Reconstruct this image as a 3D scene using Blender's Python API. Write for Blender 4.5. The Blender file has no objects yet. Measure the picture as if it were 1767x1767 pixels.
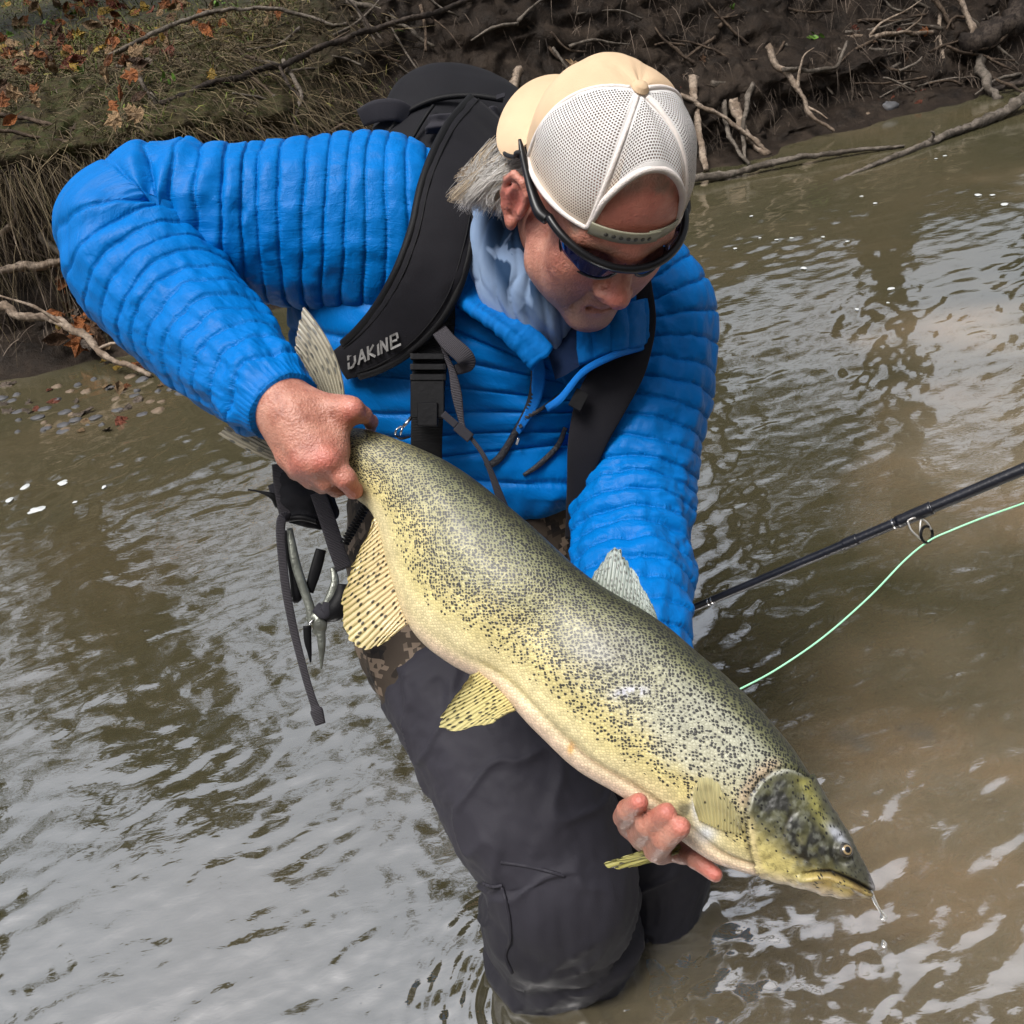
import bpy, math, random
import numpy as np
from mathutils import Matrix, Vector

# ------------------------------------------------------------------ camera, sky, sun, exposure
CAM_H, PITCH, ROLL, FPX, CPX = 1.25, 30.0, 10.0, 1700.0, 883.5
SUN_EL, SUN_AZ = 66.0, 222.0          # degrees, azimuth clockwise from +Y
SUN_STRENGTH, SKY_STRENGTH, EXPOSURE = 2.2, 0.13, 0.46
scene = bpy.context.scene
COL = scene.collection
_p, _r = math.radians(PITCH), math.radians(ROLL)
FWD = np.array([0, math.cos(_p), -math.sin(_p)])
_u0 = np.array([0, math.sin(_p), math.cos(_p)]); _r0 = np.array([1.0, 0, 0])
UP = math.cos(_r) * _u0 + math.sin(_r) * _r0
RT = math.cos(_r) * _r0 - math.sin(_r) * _u0
CAM = np.array([0, 0, CAM_H])
cd = bpy.data.cameras.new('camera'); cam = bpy.data.objects.new('camera', cd); COL.objects.link(cam)
cd.sensor_width = 36; cd.lens = 36 * FPX / 1767; cd.clip_start = 0.02; cd.clip_end = 400
M = Matrix(((RT[0], UP[0], -FWD[0], 0), (RT[1], UP[1], -FWD[1], 0), (RT[2], UP[2], -FWD[2], CAM_H), (0, 0, 0, 1)))
cam.matrix_world = M
scene.camera = cam
world = bpy.data.worlds.new('World'); scene.world = world; world.use_nodes = True
wn = world.node_tree
wn.nodes.clear()
_sky = wn.nodes.new('ShaderNodeTexSky'); _sky.sky_type = 'NISHITA'; _sky.sun_disc = False
_sky.sun_elevation = math.radians(SUN_EL); _sky.sun_rotation = math.radians(SUN_AZ)
_sky.air_density = 1.0; _sky.dust_density = 6.0; _sky.ozone_density = 1.0
_hs = wn.nodes.new('ShaderNodeHueSaturation'); _hs.inputs['Saturation'].default_value = 0.34
_bg = wn.nodes.new('ShaderNodeBackground'); _bg.inputs['Strength'].default_value = SKY_STRENGTH
_wo = wn.nodes.new('ShaderNodeOutputWorld')
wn.links.new(_sky.outputs[0], _hs.inputs['Color']); wn.links.new(_hs.outputs[0], _bg.inputs['Color'])
wn.links.new(_bg.outputs[0], _wo.inputs[0])
sl = bpy.data.lights.new('sun', 'SUN'); sl.energy = SUN_STRENGTH; sl.angle = math.radians(22); sl.color = (1, 0.97, 0.93)
sun = bpy.data.objects.new('sun', sl); COL.objects.link(sun)
_e, _a = math.radians(SUN_EL), math.radians(SUN_AZ)
_sd = Vector((math.sin(_a) * math.cos(_e), math.cos(_a) * math.cos(_e), math.sin(_e)))
sun.rotation_euler = _sd.to_track_quat('Z', 'Y').to_euler()
sun.location = (0, 0, 8)
vs = scene.view_settings
scene.cycles.caustics_reflective = False; scene.cycles.caustics_refractive = False
vs.view_transform = 'Standard'; vs.look = 'None'; vs.gamma = 1; vs.use_curve_mapping = False; vs.exposure = EXPOSURE

# ------------------------------------------------------------------ helpers
random.seed(7)
RNG = np.random.default_rng(7)
def ray(px, py):
    return FWD + RT * (px - CPX) / FPX - UP * (py - CPX) / FPX
def P(px, py, d):                       # a picture point at camera depth d -> world
    return CAM + ray(px, py) * d
def PX(w):                              # world -> px, py, depth
    q = np.asarray(w) - CAM; d = q @ FWD
    return CPX + FPX * (q @ RT) / d, CPX - FPX * (q @ UP) / d, d
def onz(px, py, z=0.0):
    r = ray(px, py); return CAM + r * ((z - CAM_H) / r[2])
def nrm(v):
    v = np.asarray(v, float); return v / (np.linalg.norm(v, axis=-1, keepdims=True) + 1e-12)
def sst(a, b, x):
    t = np.clip((np.asarray(x) - a) / (b - a), 0, 1); return t * t * (3 - 2 * t)
def _hash(ix, iy, iz, seed):
    h = (ix * 374761393 + iy * 668265263 + iz * 2147483647 + seed * 974634777) & 0xffffffff
    h = ((h ^ (h >> 13)) * 1274126177) & 0xffffffff
    h = ((h ^ (h >> 16)) * 2246822519) & 0xffffffff
    return ((h ^ (h >> 15)) & 0xffffff) / float(0xffffff) * 2 - 1
def vnoise(p, seed=0):
    p = np.asarray(p, float); i = np.floor(p).astype(np.int64); f = p - i; f = f * f * f * (f * (f * 6 - 15) + 10)
    x, y, z = i[..., 0], i[..., 1], i[..., 2]; out = 0
    for dx in (0, 1):
        for dy in (0, 1):
            for dz in (0, 1):
                w = (f[..., 0] if dx else 1 - f[..., 0]) * (f[..., 1] if dy else 1 - f[..., 1]) * (f[..., 2] if dz else 1 - f[..., 2])
                out = out + w * _hash(x + dx, y + dy, z + dz, seed)
    return out
def fbm(p, o=4, seed=0, gain=.5, lac=2.03):
    p = np.asarray(p, float); a = 1; s = 0
    for k in range(o):
        s = s + a * vnoise(p, seed + k * 17); p = p * lac; a *= gain
    return s
def crom(pts, n, closed=False):         # centripetal-free Catmull-Rom through rows of pts, n samples
    pts = np.asarray(pts, float); m = len(pts)
    if m == 2:
        t = np.linspace(0, 1, n)[:, None]; return pts[0] * (1 - t) + pts[1] * t
    q = np.vstack([2 * pts[0] - pts[1], pts, 2 * pts[-1] - pts[-2]])
    seg = np.linalg.norm(np.diff(pts[:, :2], axis=0), axis=1) + 1e-6
    cum = np.r_[0, np.cumsum(seg)]; t = np.linspace(0, cum[-1], n)
    i = np.clip(np.searchsorted(cum, t, 'right') - 1, 0, m - 2); u = ((t - cum[i]) / seg[i])[:, None]
    a, b, c, d = q[i], q[i + 1], q[i + 2], q[i + 3]
    return .5 * (2 * b + (c - a) * u + (2 * a - 5 * b + 4 * c - d) * u * u + (3 * b - a - 3 * c + d) * u ** 3)

def mesh(name, V, Q, m=None, parent=None, uv=None, col=None, att=None, smooth=True):
    V = np.asarray(V, np.float32)
    me = bpy.data.meshes.new(name)
    if isinstance(Q, np.ndarray):
        Q = Q.astype(np.int32); k = Q.shape[1]
        me.vertices.add(len(V)); me.vertices.foreach_set('co', V.ravel())
        me.loops.add(Q.size); me.loops.foreach_set('vertex_index', Q.ravel())
        me.polygons.add(len(Q)); me.polygons.foreach_set('loop_start', np.arange(0, Q.size, k, dtype=np.int32))
        me.update(calc_edges=True)
    else:
        me.from_pydata([tuple(map(float, v)) for v in V], [], [tuple(int(i) for i in f) for f in Q]); me.update()
    me.polygons.foreach_set('use_smooth', np.full(len(me.polygons), bool(smooth)))
    li = None
    if uv is not None:
        li = np.empty(len(me.loops), np.int32); me.loops.foreach_get('vertex_index', li)
        l = me.uv_layers.new(name='UVMap'); l.data.foreach_set('uv', np.asarray(uv, np.float32)[li].ravel())
    if col is not None:
        c = np.ones((len(V), 4), np.float32); c[:, :3] = col
        a = me.color_attributes.new('Col', 'FLOAT_COLOR', 'POINT'); a.data.foreach_set('color', c.ravel())
    for k, v in (att or {}).items():
        a = me.attributes.new(k, 'FLOAT', 'POINT'); a.data.foreach_set('value', np.asarray(v, np.float32))
    me.validate()
    o = bpy.data.objects.new(name, me); COL.objects.link(o)
    if m is not None: me.materials.append(m)
    if parent is not None: o.parent = parent
    return o
def tag(o, label, cat, group=None):
    o['label'] = label; o['category'] = cat
    if group: o['group'] = group
    return o
def empty(name, loc, label=None, cat=None, group=None):
    o = bpy.data.objects.new(name, None); COL.objects.link(o); o.empty_display_size = .05
    o['base'] = [float(x) for x in loc]
    if label: tag(o, label, cat, group)
    return o
def gridq(nv, nu, wrap=False, off=0):
    i, j = np.meshgrid(np.arange(nv - 1), np.arange(nu if wrap else nu - 1), indexing='ij')
    j2 = (j + 1) % nu
    return np.stack([i * nu + j, i * nu + j2, (i + 1) * nu + j2, (i + 1) * nu + j], -1).reshape(-1, 4) + off
def frames(c, view=True):
    t = nrm(np.gradient(c, axis=0))
    if view:
        n2 = CAM - c; n2 = nrm(n2); n2 = nrm(n2 - (n2 * t).sum(1, keepdims=True) * t)
    else:
        n2 = np.zeros_like(t); a = np.array([0, 0, 1.0]) if abs(t[0, 2]) < .9 else np.array([1.0, 0, 0])
        for i in range(len(t)):
            a = a - (a @ t[i]) * t[i]; a /= np.linalg.norm(a) + 1e-9; n2[i] = a
    return t, np.cross(t, n2), n2
class Tube:
    """swept body: rows (px, py, depth, half width in px, depth ratio)"""
    def __init__(s, ctrl, nv=60, nu=40, e=2.0, disp=None, cap=True, world=None):
        if world is not None:           # rows (x,y,z,rx,ry)
            k = crom(world, nv); c = k[:, :3]; r1 = k[:, 3]; r2 = k[:, 4]; s.t, s.n1, s.n2 = frames(c, False)
        else:
            k = crom(ctrl, nv); c = np.array([P(*q[:3]) for q in k]); r1 = k[:, 3] * k[:, 2] / FPX; r2 = r1 * k[:, 4]
            s.t, s.n1, s.n2 = frames(c)
        s.c, s.r1, s.r2, s.nv, s.nu = c, r1, r2, nv, nu
        s.len = np.r_[0, np.cumsum(np.linalg.norm(np.diff(c, axis=0), axis=1))]
        th = np.arange(nu) / nu * 2 * np.pi; s.th = th
        ca = np.sign(np.cos(th)) * np.abs(np.cos(th)) ** (2 / e); sa = np.sign(np.sin(th)) * np.abs(np.sin(th)) ** (2 / e)
        A = s.n1[:, None] * (r1[:, None] * ca)[..., None] + s.n2[:, None] * (r2[:, None] * sa)[..., None]
        V = c[:, None] + A
        N = nrm(s.n1[:, None] * (ca * r2[:, None])[..., None] + s.n2[:, None] * (sa * r1[:, None])[..., None])
        L = np.repeat(s.len[:, None], nu, 1); T = np.repeat(th[None], nv, 0)
        s.L, s.T, s.N = L, T, N
        if disp is not None:
            V = V + N * disp(s, V)[..., None]
        s.V = V
        W = (r1 + r2)[:, None] / 2 * T
        uv = np.stack([L, W], -1).reshape(-1, 2)
        F = gridq(nv, nu, True); V2 = V.reshape(-1, 3)
        if cap:
            V2 = np.vstack([V2, V[0].mean(0), V[-1].mean(0)]); uv = np.vstack([uv, uv[0], uv[-1]])
            j = np.arange(nu); j2 = (j + 1) % nu; n0 = nv * nu
            F = np.vstack([F, np.stack([np.full(nu, n0), j2, j, j], -1)[:, [0, 1, 2, 2]], np.stack([np.full(nu, n0 + 1), (nv - 1) * nu + j, (nv - 1) * nu + j2, (nv - 1) * nu + j2], -1)])
        s.v, s.f, s.uv = V2, F, uv
    def obj(s, name, m, parent=None, **kw):
        f = [tuple(dict.fromkeys(map(int, q))) for q in s.f] if len(s.v) > s.nv * s.nu else s.f
        if getattr(s, 'near', None) is not None:
            kw = dict(kw); kw['att'] = {**kw.get('att', {}), 'near': np.r_[s.near.ravel(), np.zeros(len(s.v) - s.near.size)]}
        return mesh(name, s.v, f, m, parent, uv=s.uv, **kw)
def tube(ctrl, name, m, parent=None, nv=40, nu=20, **kw):
    return Tube(ctrl, nv, nu, **kw).obj(name, m, parent)
def wtube(pts, name, m, parent=None, nv=20, nu=8, **kw):   # pts rows (x,y,z,r)
    pts = np.asarray(pts, float); pts = np.c_[pts, pts[:, 3]] if pts.shape[1] == 4 else pts
    return Tube(None, nv, nu, world=pts, **kw).obj(name, m, parent)
def patch(rows, nv, nu, th=.003, disp=None):
    """sheet through a net of (px,py,depth) points, with thickness"""
    rows = [crom(np.asarray(r, float), nu) for r in rows]
    A = np.stack(rows, 0); G = np.stack([crom(A[:, j], nv) for j in range(nu)], 1)
    S = CAM + (FWD + RT * ((G[..., :1] - CPX) / FPX) - UP * ((G[..., 1:2] - CPX) / FPX)) * G[..., 2:3]
    du = np.gradient(S, axis=1); dv = np.gradient(S, axis=0); N = nrm(np.cross(du, dv))
    if ((CAM - S.reshape(-1, 3)) * N.reshape(-1, 3)).sum() < 0: N = -N
    u, v = np.meshgrid(np.linspace(0, 1, nu), np.linspace(0, 1, nv))
    if disp is not None: S = S + N * disp(u, v, S)[..., None]
    edge = np.minimum(np.minimum(u, 1 - u) * nu / 2, np.minimum(v, 1 - v) * nv / 2); r = np.sqrt(np.clip(edge, 0, 1))
    a = S + N * (th / 2 * r)[..., None]; b = S - N * (th / 2 * r)[..., None]
    V = np.vstack([a.reshape(-1, 3), b.reshape(-1, 3)]); q = gridq(nv, nu); Q = np.vstack([q, q[:, ::-1] + nv * nu])
    uv = np.stack([u, v], -1).reshape(-1, 2)
    return V, Q, np.vstack([uv, uv]), S, N
def pobj(rows, name, m, parent=None, nv=24, nu=24, th=.003, disp=None, **kw):
    V, Q, uv, S, N = patch(rows, nv, nu, th, disp)
    return mesh(name, V, Q, m, parent, uv=uv, **kw)
def box(name, c, ax, m, parent=None, bev=.15):
    """box with chamfered edges; ax = three half-extent vectors"""
    V = []; F = []
    a, b, d = [np.asarray(x, float) for x in ax]; c = np.asarray(c, float)
    la, lb, ld = [np.linalg.norm(x) for x in (a, b, d)]; e = bev * min(la, lb, ld)
    th = np.arange(4); nu = 8
    prof = []
    for sx, sy in ((1, 1), (-1, 1), (-1, -1), (1, -1)):
        p1 = (sx, sy * (1 - e / lb)); p2 = (sx * (1 - e / la), sy)
        prof += [p1, p2] if sx * sy > 0 else [p2, p1]
    for z, s in ((-1, 0), (-1 + e / ld, 1), (1 - e / ld, 1), (1, 0)):
        for x, y in prof:
            k = 1 if s else 1 - e / min(la, lb)
            V.append(c + a * x * k + b * y * k + d * z)
    F = [tuple(q) for q in gridq(4, nu, True)] + [tuple(range(nu - 1, -1, -1)), tuple(range(3 * nu, 4 * nu))]
    return mesh(name, V, F, m, parent, smooth=False)
def joinv(parts):
    V = []; F = []; U = []; n = 0
    for t in parts:
        V.append(t.v); U.append(t.uv); F += [tuple(dict.fromkeys(int(i) + n for i in q)) for q in t.f]; n += len(t.v)
    return np.vstack(V), F, np.vstack(U)

# ------------------------------------------------------------------ signed-distance modelling
def rc(a, b, ra, rb, k=.01, sub=False):
    a = np.asarray(a, float); b = np.asarray(b, float)
    return ('c', a, b, ra, rb, k, sub, (a + b) / 2, np.linalg.norm(a - b) / 2 + max(ra, rb))
def el(c, ax, r, k=.01, sub=False):     # ax rows = axes, r radii
    return ('e', np.asarray(c, float), np.asarray(ax, float), np.asarray(r, float), 0, k, sub, np.asarray(c, float), max(r))
def sdf_eval(pr, p):
    d = np.full(len(p), 1e3)
    for q in pr:
        if q[0] == 'c':
            ab = q[2] - q[1]; w = p - q[1]; t = np.clip(w @ ab / (ab @ ab + 1e-12), 0, 1)
            e = np.linalg.norm(w - t[:, None] * ab, axis=1) - (q[3] + (q[4] - q[3]) * t)
        else:
            w = (p - q[1]) @ q[2].T; k0 = np.linalg.norm(w / q[3], axis=1); k1 = np.linalg.norm(w / q[3] ** 2, axis=1) + 1e-9
            e = k0 * (k0 - 1) / k1
        k = q[5]
        if q[6]:
            h = np.maximum(k - np.abs(d + e), 0) / k; d = np.maximum(d, -e) + h * h * k / 4
        else:
            h = np.maximum(k - np.abs(d - e), 0) / k; d = np.minimum(d, e) - h * h * k / 4
    return d
def sdf_mesh(pr, h, B=16):
    lo = np.min([q[7] - q[8] for q in pr if not q[6]], 0) - 4 * h; hi = np.max([q[7] + q[8] for q in pr if not q[6]], 0) + 4 * h
    nb = np.ceil((hi - lo) / (h * B)).astype(int); DIM = nb * B + 4
    bi = np.stack(np.meshgrid(*[np.arange(n) for n in nb], indexing='ij'), -1).reshape(-1, 3)
    bc = lo + (bi + .5) * B * h; D = B * h * .87
    act = np.abs(sdf_eval(pr, bc)) < D * 2.0 + .02
    off = np.stack(np.meshgrid(*[np.arange(B + 1)] * 3, indexing='ij'), -1).reshape(-1, 3)
    ids, pos, quads = [], [], []
    gid = lambda c: (c[..., 0] * DIM[1] + c[..., 1]) * DIM[2] + c[..., 2]
    eds = [(a, b) for a in range(8) for b in range(a + 1, 8) if bin(a ^ b).count('1') == 1]
    cor = np.array([[(c >> 2) & 1, (c >> 1) & 1, c & 1] for c in range(8)])
    for b, c in zip(bi[act], bc[act]):
        sub = [q for q in pr if np.linalg.norm(q[7] - c) < q[8] + D + q[5] + .035]
        if not sub: continue
        g = b * B + off; f = sdf_eval(sub, lo + g * h).reshape(B + 1, B + 1, B + 1)
        s = f < 0
        if s.all() or not s.any(): continue
        cs = np.stack([f[x:x + B, y:y + B, z:z + B] for x, y, z in cor], -1); ss = cs < 0
        m = ss.any(-1) & ~ss.all(-1)
        if m.any():
            ci = np.argwhere(m); v = cs[m]; acc = np.zeros((len(ci), 3)); n = np.zeros(len(ci))
            for a, e in eds:
                x = (v[:, a] < 0) != (v[:, e] < 0); t = v[:, a] / (v[:, a] - v[:, e] + 1e-12)
                pt = cor[a] + t[:, None] * (cor[e] - cor[a]); acc[x] += pt[x]; n[x] += 1
            ids.append(gid(ci + b * B + 1)); pos.append(lo + (ci + b * B + acc / n[:, None]) * h)
        for ax in range(3):
            o1, o2 = [a for a in range(3) if a != ax]
            f0 = f[:B, :B, :B]; sl = [slice(0, B)] * 3; sl[ax] = slice(1, B + 1); f1 = f[tuple(sl)]
            x = (f0 < 0) != (f1 < 0)
            if not x.any(): continue
            e = np.argwhere(x); flip = f0[x] < 0; e = e + b * B + 1
            d1 = np.zeros(3, int); d1[o1] = 1; d2 = np.zeros(3, int); d2[o2] = 1
            q = np.stack([gid(e - d1 - d2), gid(e - d2), gid(e), gid(e - d1)], 1)
            if ax == 1: flip = ~flip
            q[~flip] = q[~flip][:, ::-1]; quads.append(q)
    ids = np.concatenate(ids); pos = np.concatenate(pos); quads = np.concatenate(quads)
    o = np.argsort(ids); ids = ids[o]; pos = pos[o]
    k = np.clip(np.searchsorted(ids, quads), 0, len(ids) - 1); ok = (ids[k] == quads).all(1)
    return pos, k[ok]

# ------------------------------------------------------------------ materials
class NT:
    def __init__(s, name):
        s.m = bpy.data.materials.new(name); s.m.use_nodes = True; s.t = s.m.node_tree; s.t.nodes.clear()
        s.out = s.n('ShaderNodeOutputMaterial')
    def n(s, ty, **kw):
        x = s.t.nodes.new(ty)
        for k, v in kw.items(): setattr(x, k, v)
        return x
    def l(s, a, b): s.t.links.new(a, b)
    def set(s, sock, v):
        if hasattr(v, 'is_linked'): s.l(v, sock)
        elif v is not None:
            if hasattr(sock.default_value, '__len__') and not hasattr(v, '__len__'): v = (v, v, v)
            if hasattr(v, '__len__') and len(sock.default_value) == 4 and len(v) == 3: v = (*v, 1)
            sock.default_value = v
    def math(s, op, a, b=None, c=None, clamp=False):
        x = s.n('ShaderNodeMath', operation=op, use_clamp=clamp)
        for i, v in enumerate((a, b, c)):
            if v is not None: s.set(x.inputs[i], v)
        return x.outputs[0]
    def mix(s, f, a, b, bt='MIX'):
        x = s.n('ShaderNodeMix', data_type='RGBA', blend_type=bt); s.set(x.inputs[0], f); s.set(x.inputs[6], a); s.set(x.inputs[7], b); return x.outputs[2]
    def ramp(s, f, st):
        x = s.n('ShaderNodeValToRGB'); r = x.color_ramp
        while len(r.elements) < len(st): r.elements.new(.5)
        for e, (p, c) in zip(r.elements, st): e.position = p; e.color = (*c, 1) if hasattr(c, '__len__') else (c, c, c, 1)
        s.l(f, x.inputs[0]); return x.outputs[0]
    def co(s, kind='Object', scale=None, rot=None):
        x = s.n('ShaderNodeNewGeometry').outputs[0] if kind == 'Position' else s.n('ShaderNodeTexCoord').outputs[kind]
        if scale is not None or rot is not None:
            m = s.n('ShaderNodeMapping'); s.l(x, m.inputs[0])
            if scale is not None: s.set(m.inputs['Scale'], scale)
            if rot is not None: s.set(m.inputs['Rotation'], rot)
            x = m.outputs[0]
        return x
    def noise(s, v, sc=5, det=3, ro=.5, dist=0, out=0):
        x = s.n('ShaderNodeTexNoise'); s.l(v, x.inputs['Vector']); x.inputs['Scale'].default_value = sc; x.inputs['Detail'].default_value = det
        x.inputs['Roughness'].default_value = ro; x.inputs['Distortion'].default_value = dist; return x.outputs[out]
    def voro(s, v, sc=5, rnd=1.0, feat='F1', dim='3D'):
        x = s.n('ShaderNodeTexVoronoi', feature=feat, voronoi_dimensions=dim); s.l(v, x.inputs['Vector']); x.inputs['Scale'].default_value = sc
        x.inputs['Randomness'].default_value = rnd; return x
    def bump(s, h, dist=.002, st=1.0, nrm=None):
        x = s.n('ShaderNodeBump'); s.l(h, x.inputs['Height']); x.inputs['Distance'].default_value = dist; x.inputs['Strength'].default_value = st
        if nrm is not None: s.l(nrm, x.inputs['Normal'])
        return x.outputs[0]
    def attr(s, name, out='Fac'):
        x = s.n('ShaderNodeAttribute', attribute_name=name); return x.outputs[out]
    def pbr(s, col, rough=.5, bump=None, spec=.5, **kw):
        b = s.n('ShaderNodeBsdfPrincipled'); s.set(b.inputs['Base Color'], col); s.set(b.inputs['Roughness'], rough)
        b.inputs['Specular IOR Level'].default_value = spec
        for k, v in kw.items(): s.set(b.inputs[k.replace('_', ' ')], v)
        if bump is not None: s.l(bump, b.inputs['Normal'])
        s.l(b.outputs[0], s.out.inputs[0]); return b
def simple(name, col, rough=.6, var=.25, sc=20, bump=.001, bsc=60, spec=.4, kind='Object', **kw):
    t = NT(name); v = t.co(kind); n = t.noise(v, sc, 4)
    c0 = tuple(max(0, x * (1 - var)) for x in col); c1 = tuple(min(1, x * (1 + var)) for x in col)
    c = t.ramp(n, [(.25, c0), (.75, c1)])
    t.pbr(c, rough, t.bump(t.noise(v, bsc, 3), bump) if bump else None, spec, **kw)
    return t.m
def webbing(name, col, rough=.75):
    t = NT(name); v = t.co('UV'); w = t.n('ShaderNodeTexWave', wave_type='BANDS', bands_direction='X'); t.l(v, w.inputs[0]); w.inputs['Scale'].default_value = 160
    w.inputs['Distortion'].default_value = 1.5; w.inputs['Detail'].default_value = 1
    n = t.noise(t.co('Object'), 30, 4)
    c = t.mix(w.outputs[1], tuple(x * .7 for x in col), tuple(x * 1.2 for x in col)); c = t.mix(t.math('MULTIPLY', n, .4), c, tuple(x * .5 for x in col))
    t.pbr(c, rough, t.bump(w.outputs[1], .0006), .3); return t.m
def vcol(name, rough=.7, trans=0.0, spec=.3):
    t = NT(name); c = t.attr('Col', 'Color'); n = t.noise(t.co('Position'), 120, 3)
    c = t.mix(t.math('MULTIPLY', n, .5), c, t.mix(.6, c, (0, 0, 0))); t.pbr(c, rough, None, spec); return t.m
# ------------------------------------------------------------------ river, bank
_bx = np.array([-20, -4, -2, -1.2, -.56, 1.29, 2.2, 3.5, 6, 20.]); _by = np.array([4.6, 4.0, 3.95, 4.02, 4.5, 5.36, 5.8, 6.15, 7.0, 11.])
def bank_y(x): return np.interp(x, _bx, _by)
_nl = [-30, -12, -9, -6.5, -2.2, -.6, -.15, 0, .12, .28, .40, .47, .60, 1.0, 3, 10, 30]; _zl = [2.0, .9, .35, -.5, -.45, -.22, -.05, .0, .04, .12, .50, .74, .86, .96, 1.16, 1.7, 2.5]
_nr = [-30, -12, -9, -6.5, -2.2, -.6, -.2, 0, .3, .45, .7, .95, 1.3, 2, 4, 10, 30]; _zr = [2.0, .9, .35, -.5, -.45, -.22, -.05, 0, .07, .26, .48, .86, 1.3, 1.5, 1.8, 2.3, 3.0]
def H(x, y):
    x = np.asarray(x, float); n = (y - bank_y(x)) * .93
    w = sst(-1.1, .2, x)
    return np.interp(n, _nl, _zl) * (1 - w) + np.interp(n, _nr, _zr) * w
def lip(x, n):                         # turf overhanging the scoured bank
    return .30 * (1 - sst(-1.0, -.3, x)) * np.exp(-((n - .62) / .17) ** 2) + .22 * np.exp(-((x - 2.35) / .55) ** 2 - ((n - .56) / .12) ** 2) + .12 * np.exp(-((x - 1.3) / .3) ** 2 - ((n - .5) / .12) ** 2)
def hit(px, py, d0=2.5, d1=12):
    d = np.arange(d0, d1, .008); q = CAM + ray(px, py) * d[:, None]
    b = q[:, 2] < np.maximum(H(q[:, 0], q[:, 1]), 0.0)
    i = int(np.argmax(b)) if b.any() else len(d) - 1
    return d[i]
def ground_disp(X, Y):
    """clods, ledges and runnels pushed out of the mud face"""
    Z = H(X, Y); n = (Y - bank_y(X)) * .93
    face = sst(.02, .25, n) * (1 - sst(1.3, 2.2, n)); bed = 1 - sst(-.3, 0, n)
    p = np.stack([X, Y * .6, Z * 1.6], -1)
    a = fbm(p * 2.1, 3, 3) * .05 + fbm(p * 8, 4, 5, .55) * .035 + (1 - np.abs(fbm(p * 5, 3, 9))) * .03
    led = .045 * np.abs(np.sin(Z * 17 + 2.5 * fbm(p * 2.0, 2, 21))) * face
    out = (a * (.25 + face) + led) * (1 - .8 * bed)
    dz = fbm(p * 3, 3, 31) * .02 * (1 - bed) + bed * fbm(np.stack([X * 3, Y * 5, X * 0], -1), 3, 41) * .03
    dz = dz + face * fbm(p * 26, 3, 51) * .012
    return out, dz, n
def seg(*a):
    return np.concatenate([np.linspace(p, q, n, endpoint=False) for p, q, n in a])
xs = seg((-20, -5, 26), (-5, -3, 60), (-3, 4.6, 430), (4.6, 7, 60), (7, 20.01, 25)); ns = seg((-24, -3, 44), (-3, -.5, 50), (-.5, -.05, 36), (-.05, 1.35, 110), (1.35, 3, 40), (3, 28.01, 24))
Xg, Ng = np.meshgrid(xs, ns, indexing='ij'); Yg = bank_y(Xg) + Ng / .93
o_, dz_, n_ = ground_disp(Xg, Yg)
Zg = H(Xg, Yg) + dz_
Vg = np.stack([Xg + o_ * .35, Yg - o_ * .9 - lip(Xg, Ng), Zg + o_ * .15 - .25 * lip(Xg, Ng)], -1)
left = 1 - sst(-1.0, -.2, Xg)
turf = np.clip(sst(.44, .62, n_ + .1 * fbm(np.stack([Xg * 4, Yg * 4, Zg], -1), 2, 77)) * left + sst(2.0, 2.6, n_), 0, 1)
def ground_mat():
    t = NT('wet_mud'); v = t.co('Position')
    a = t.noise(v, 6, 5, .65); b = t.noise(v, 38, 4, .6); c = t.noise(v, 150, 3, .6)
    mud = t.ramp(a, [(.3, (.008, .006, .0045)), (.5, (.022, .0155, .011)), (.72, (.055, .04, .029))])
    mud = t.mix(t.math('MULTIPLY', b, .55), mud, (.016, .012, .0095)); 
    pale = t.ramp(t.noise(v, 14, 4, .7), [(.58, 0.0), (.75, .5)]); mud = t.mix(pale, mud, (.075, .058, .044))
    tf = t.ramp(t.noise(v, 17, 5, .7), [(.3, (.018, .013, .007)), (.48, (.04, .032, .013)), (.6, (.03, .036, .010)), (.75, (.07, .045, .02))])
    bed = t.ramp(t.noise(v, 7, 4, .6), [(.3, (.035, .03, .02)), (.5, (.11, .075, .035)), (.62, (.06, .06, .052)), (.75, (.17, .10, .045))])
    col = t.mix(t.attr('turf'), mud, tf); col = t.mix(t.attr('bed'), col, bed)
    h = t.math('ADD', t.math('MULTIPLY', b, .7), t.math('MULTIPLY', c, .3))
    t.pbr(col, t.ramp(a, [(.3, .45), (.7, .8)]), t.bump(h, .016, 1.0), .14); return t.m
ground = mesh('bank_ground', Vg.reshape(-1, 3), gridq(len(xs), len(ns)), ground_mat(), att={'turf': turf.ravel(), 'bed': (1 - sst(-.25, -.05, n_)).ravel()})
ground['kind'] = 'structure'

# water sheet: polar grid round the river reach in view, real ripples
def spectral(n, size, lam0, lam1, aniso, ang, seed, p=1.0):
    r = np.random.default_rng(seed); k = np.fft.fftfreq(n, size / n); kx, ky = np.meshgrid(k, k, indexing='ij')
    ca, sa = math.cos(ang), math.sin(ang); u = kx * ca + ky * sa; w = -kx * sa + ky * ca
    kk = np.hypot(u * aniso, w) + 1e-9
    A = np.exp(-(np.log(kk * math.sqrt(lam0 * lam1)) / (math.log(lam1 / lam0) * .55)) ** 2) * kk ** -p
    f = np.fft.ifft2(A * (r.normal(size=(n, n)) + 1j * r.normal(size=(n, n)))).real
    return f / f.std()
def bil(f, size, X, Y):
    n = len(f); x = X / size * n; y = Y / size * n; i = np.floor(x).astype(int); j = np.floor(y).astype(int); a = x - i; b = y - j
    g = lambda p, q: f[p % n, q % n]
    return g(i, j) * (1 - a) * (1 - b) + g(i + 1, j) * a * (1 - b) + g(i, j + 1) * (1 - a) * b + g(i + 1, j + 1) * a * b
FLOW = math.radians(20)
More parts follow.
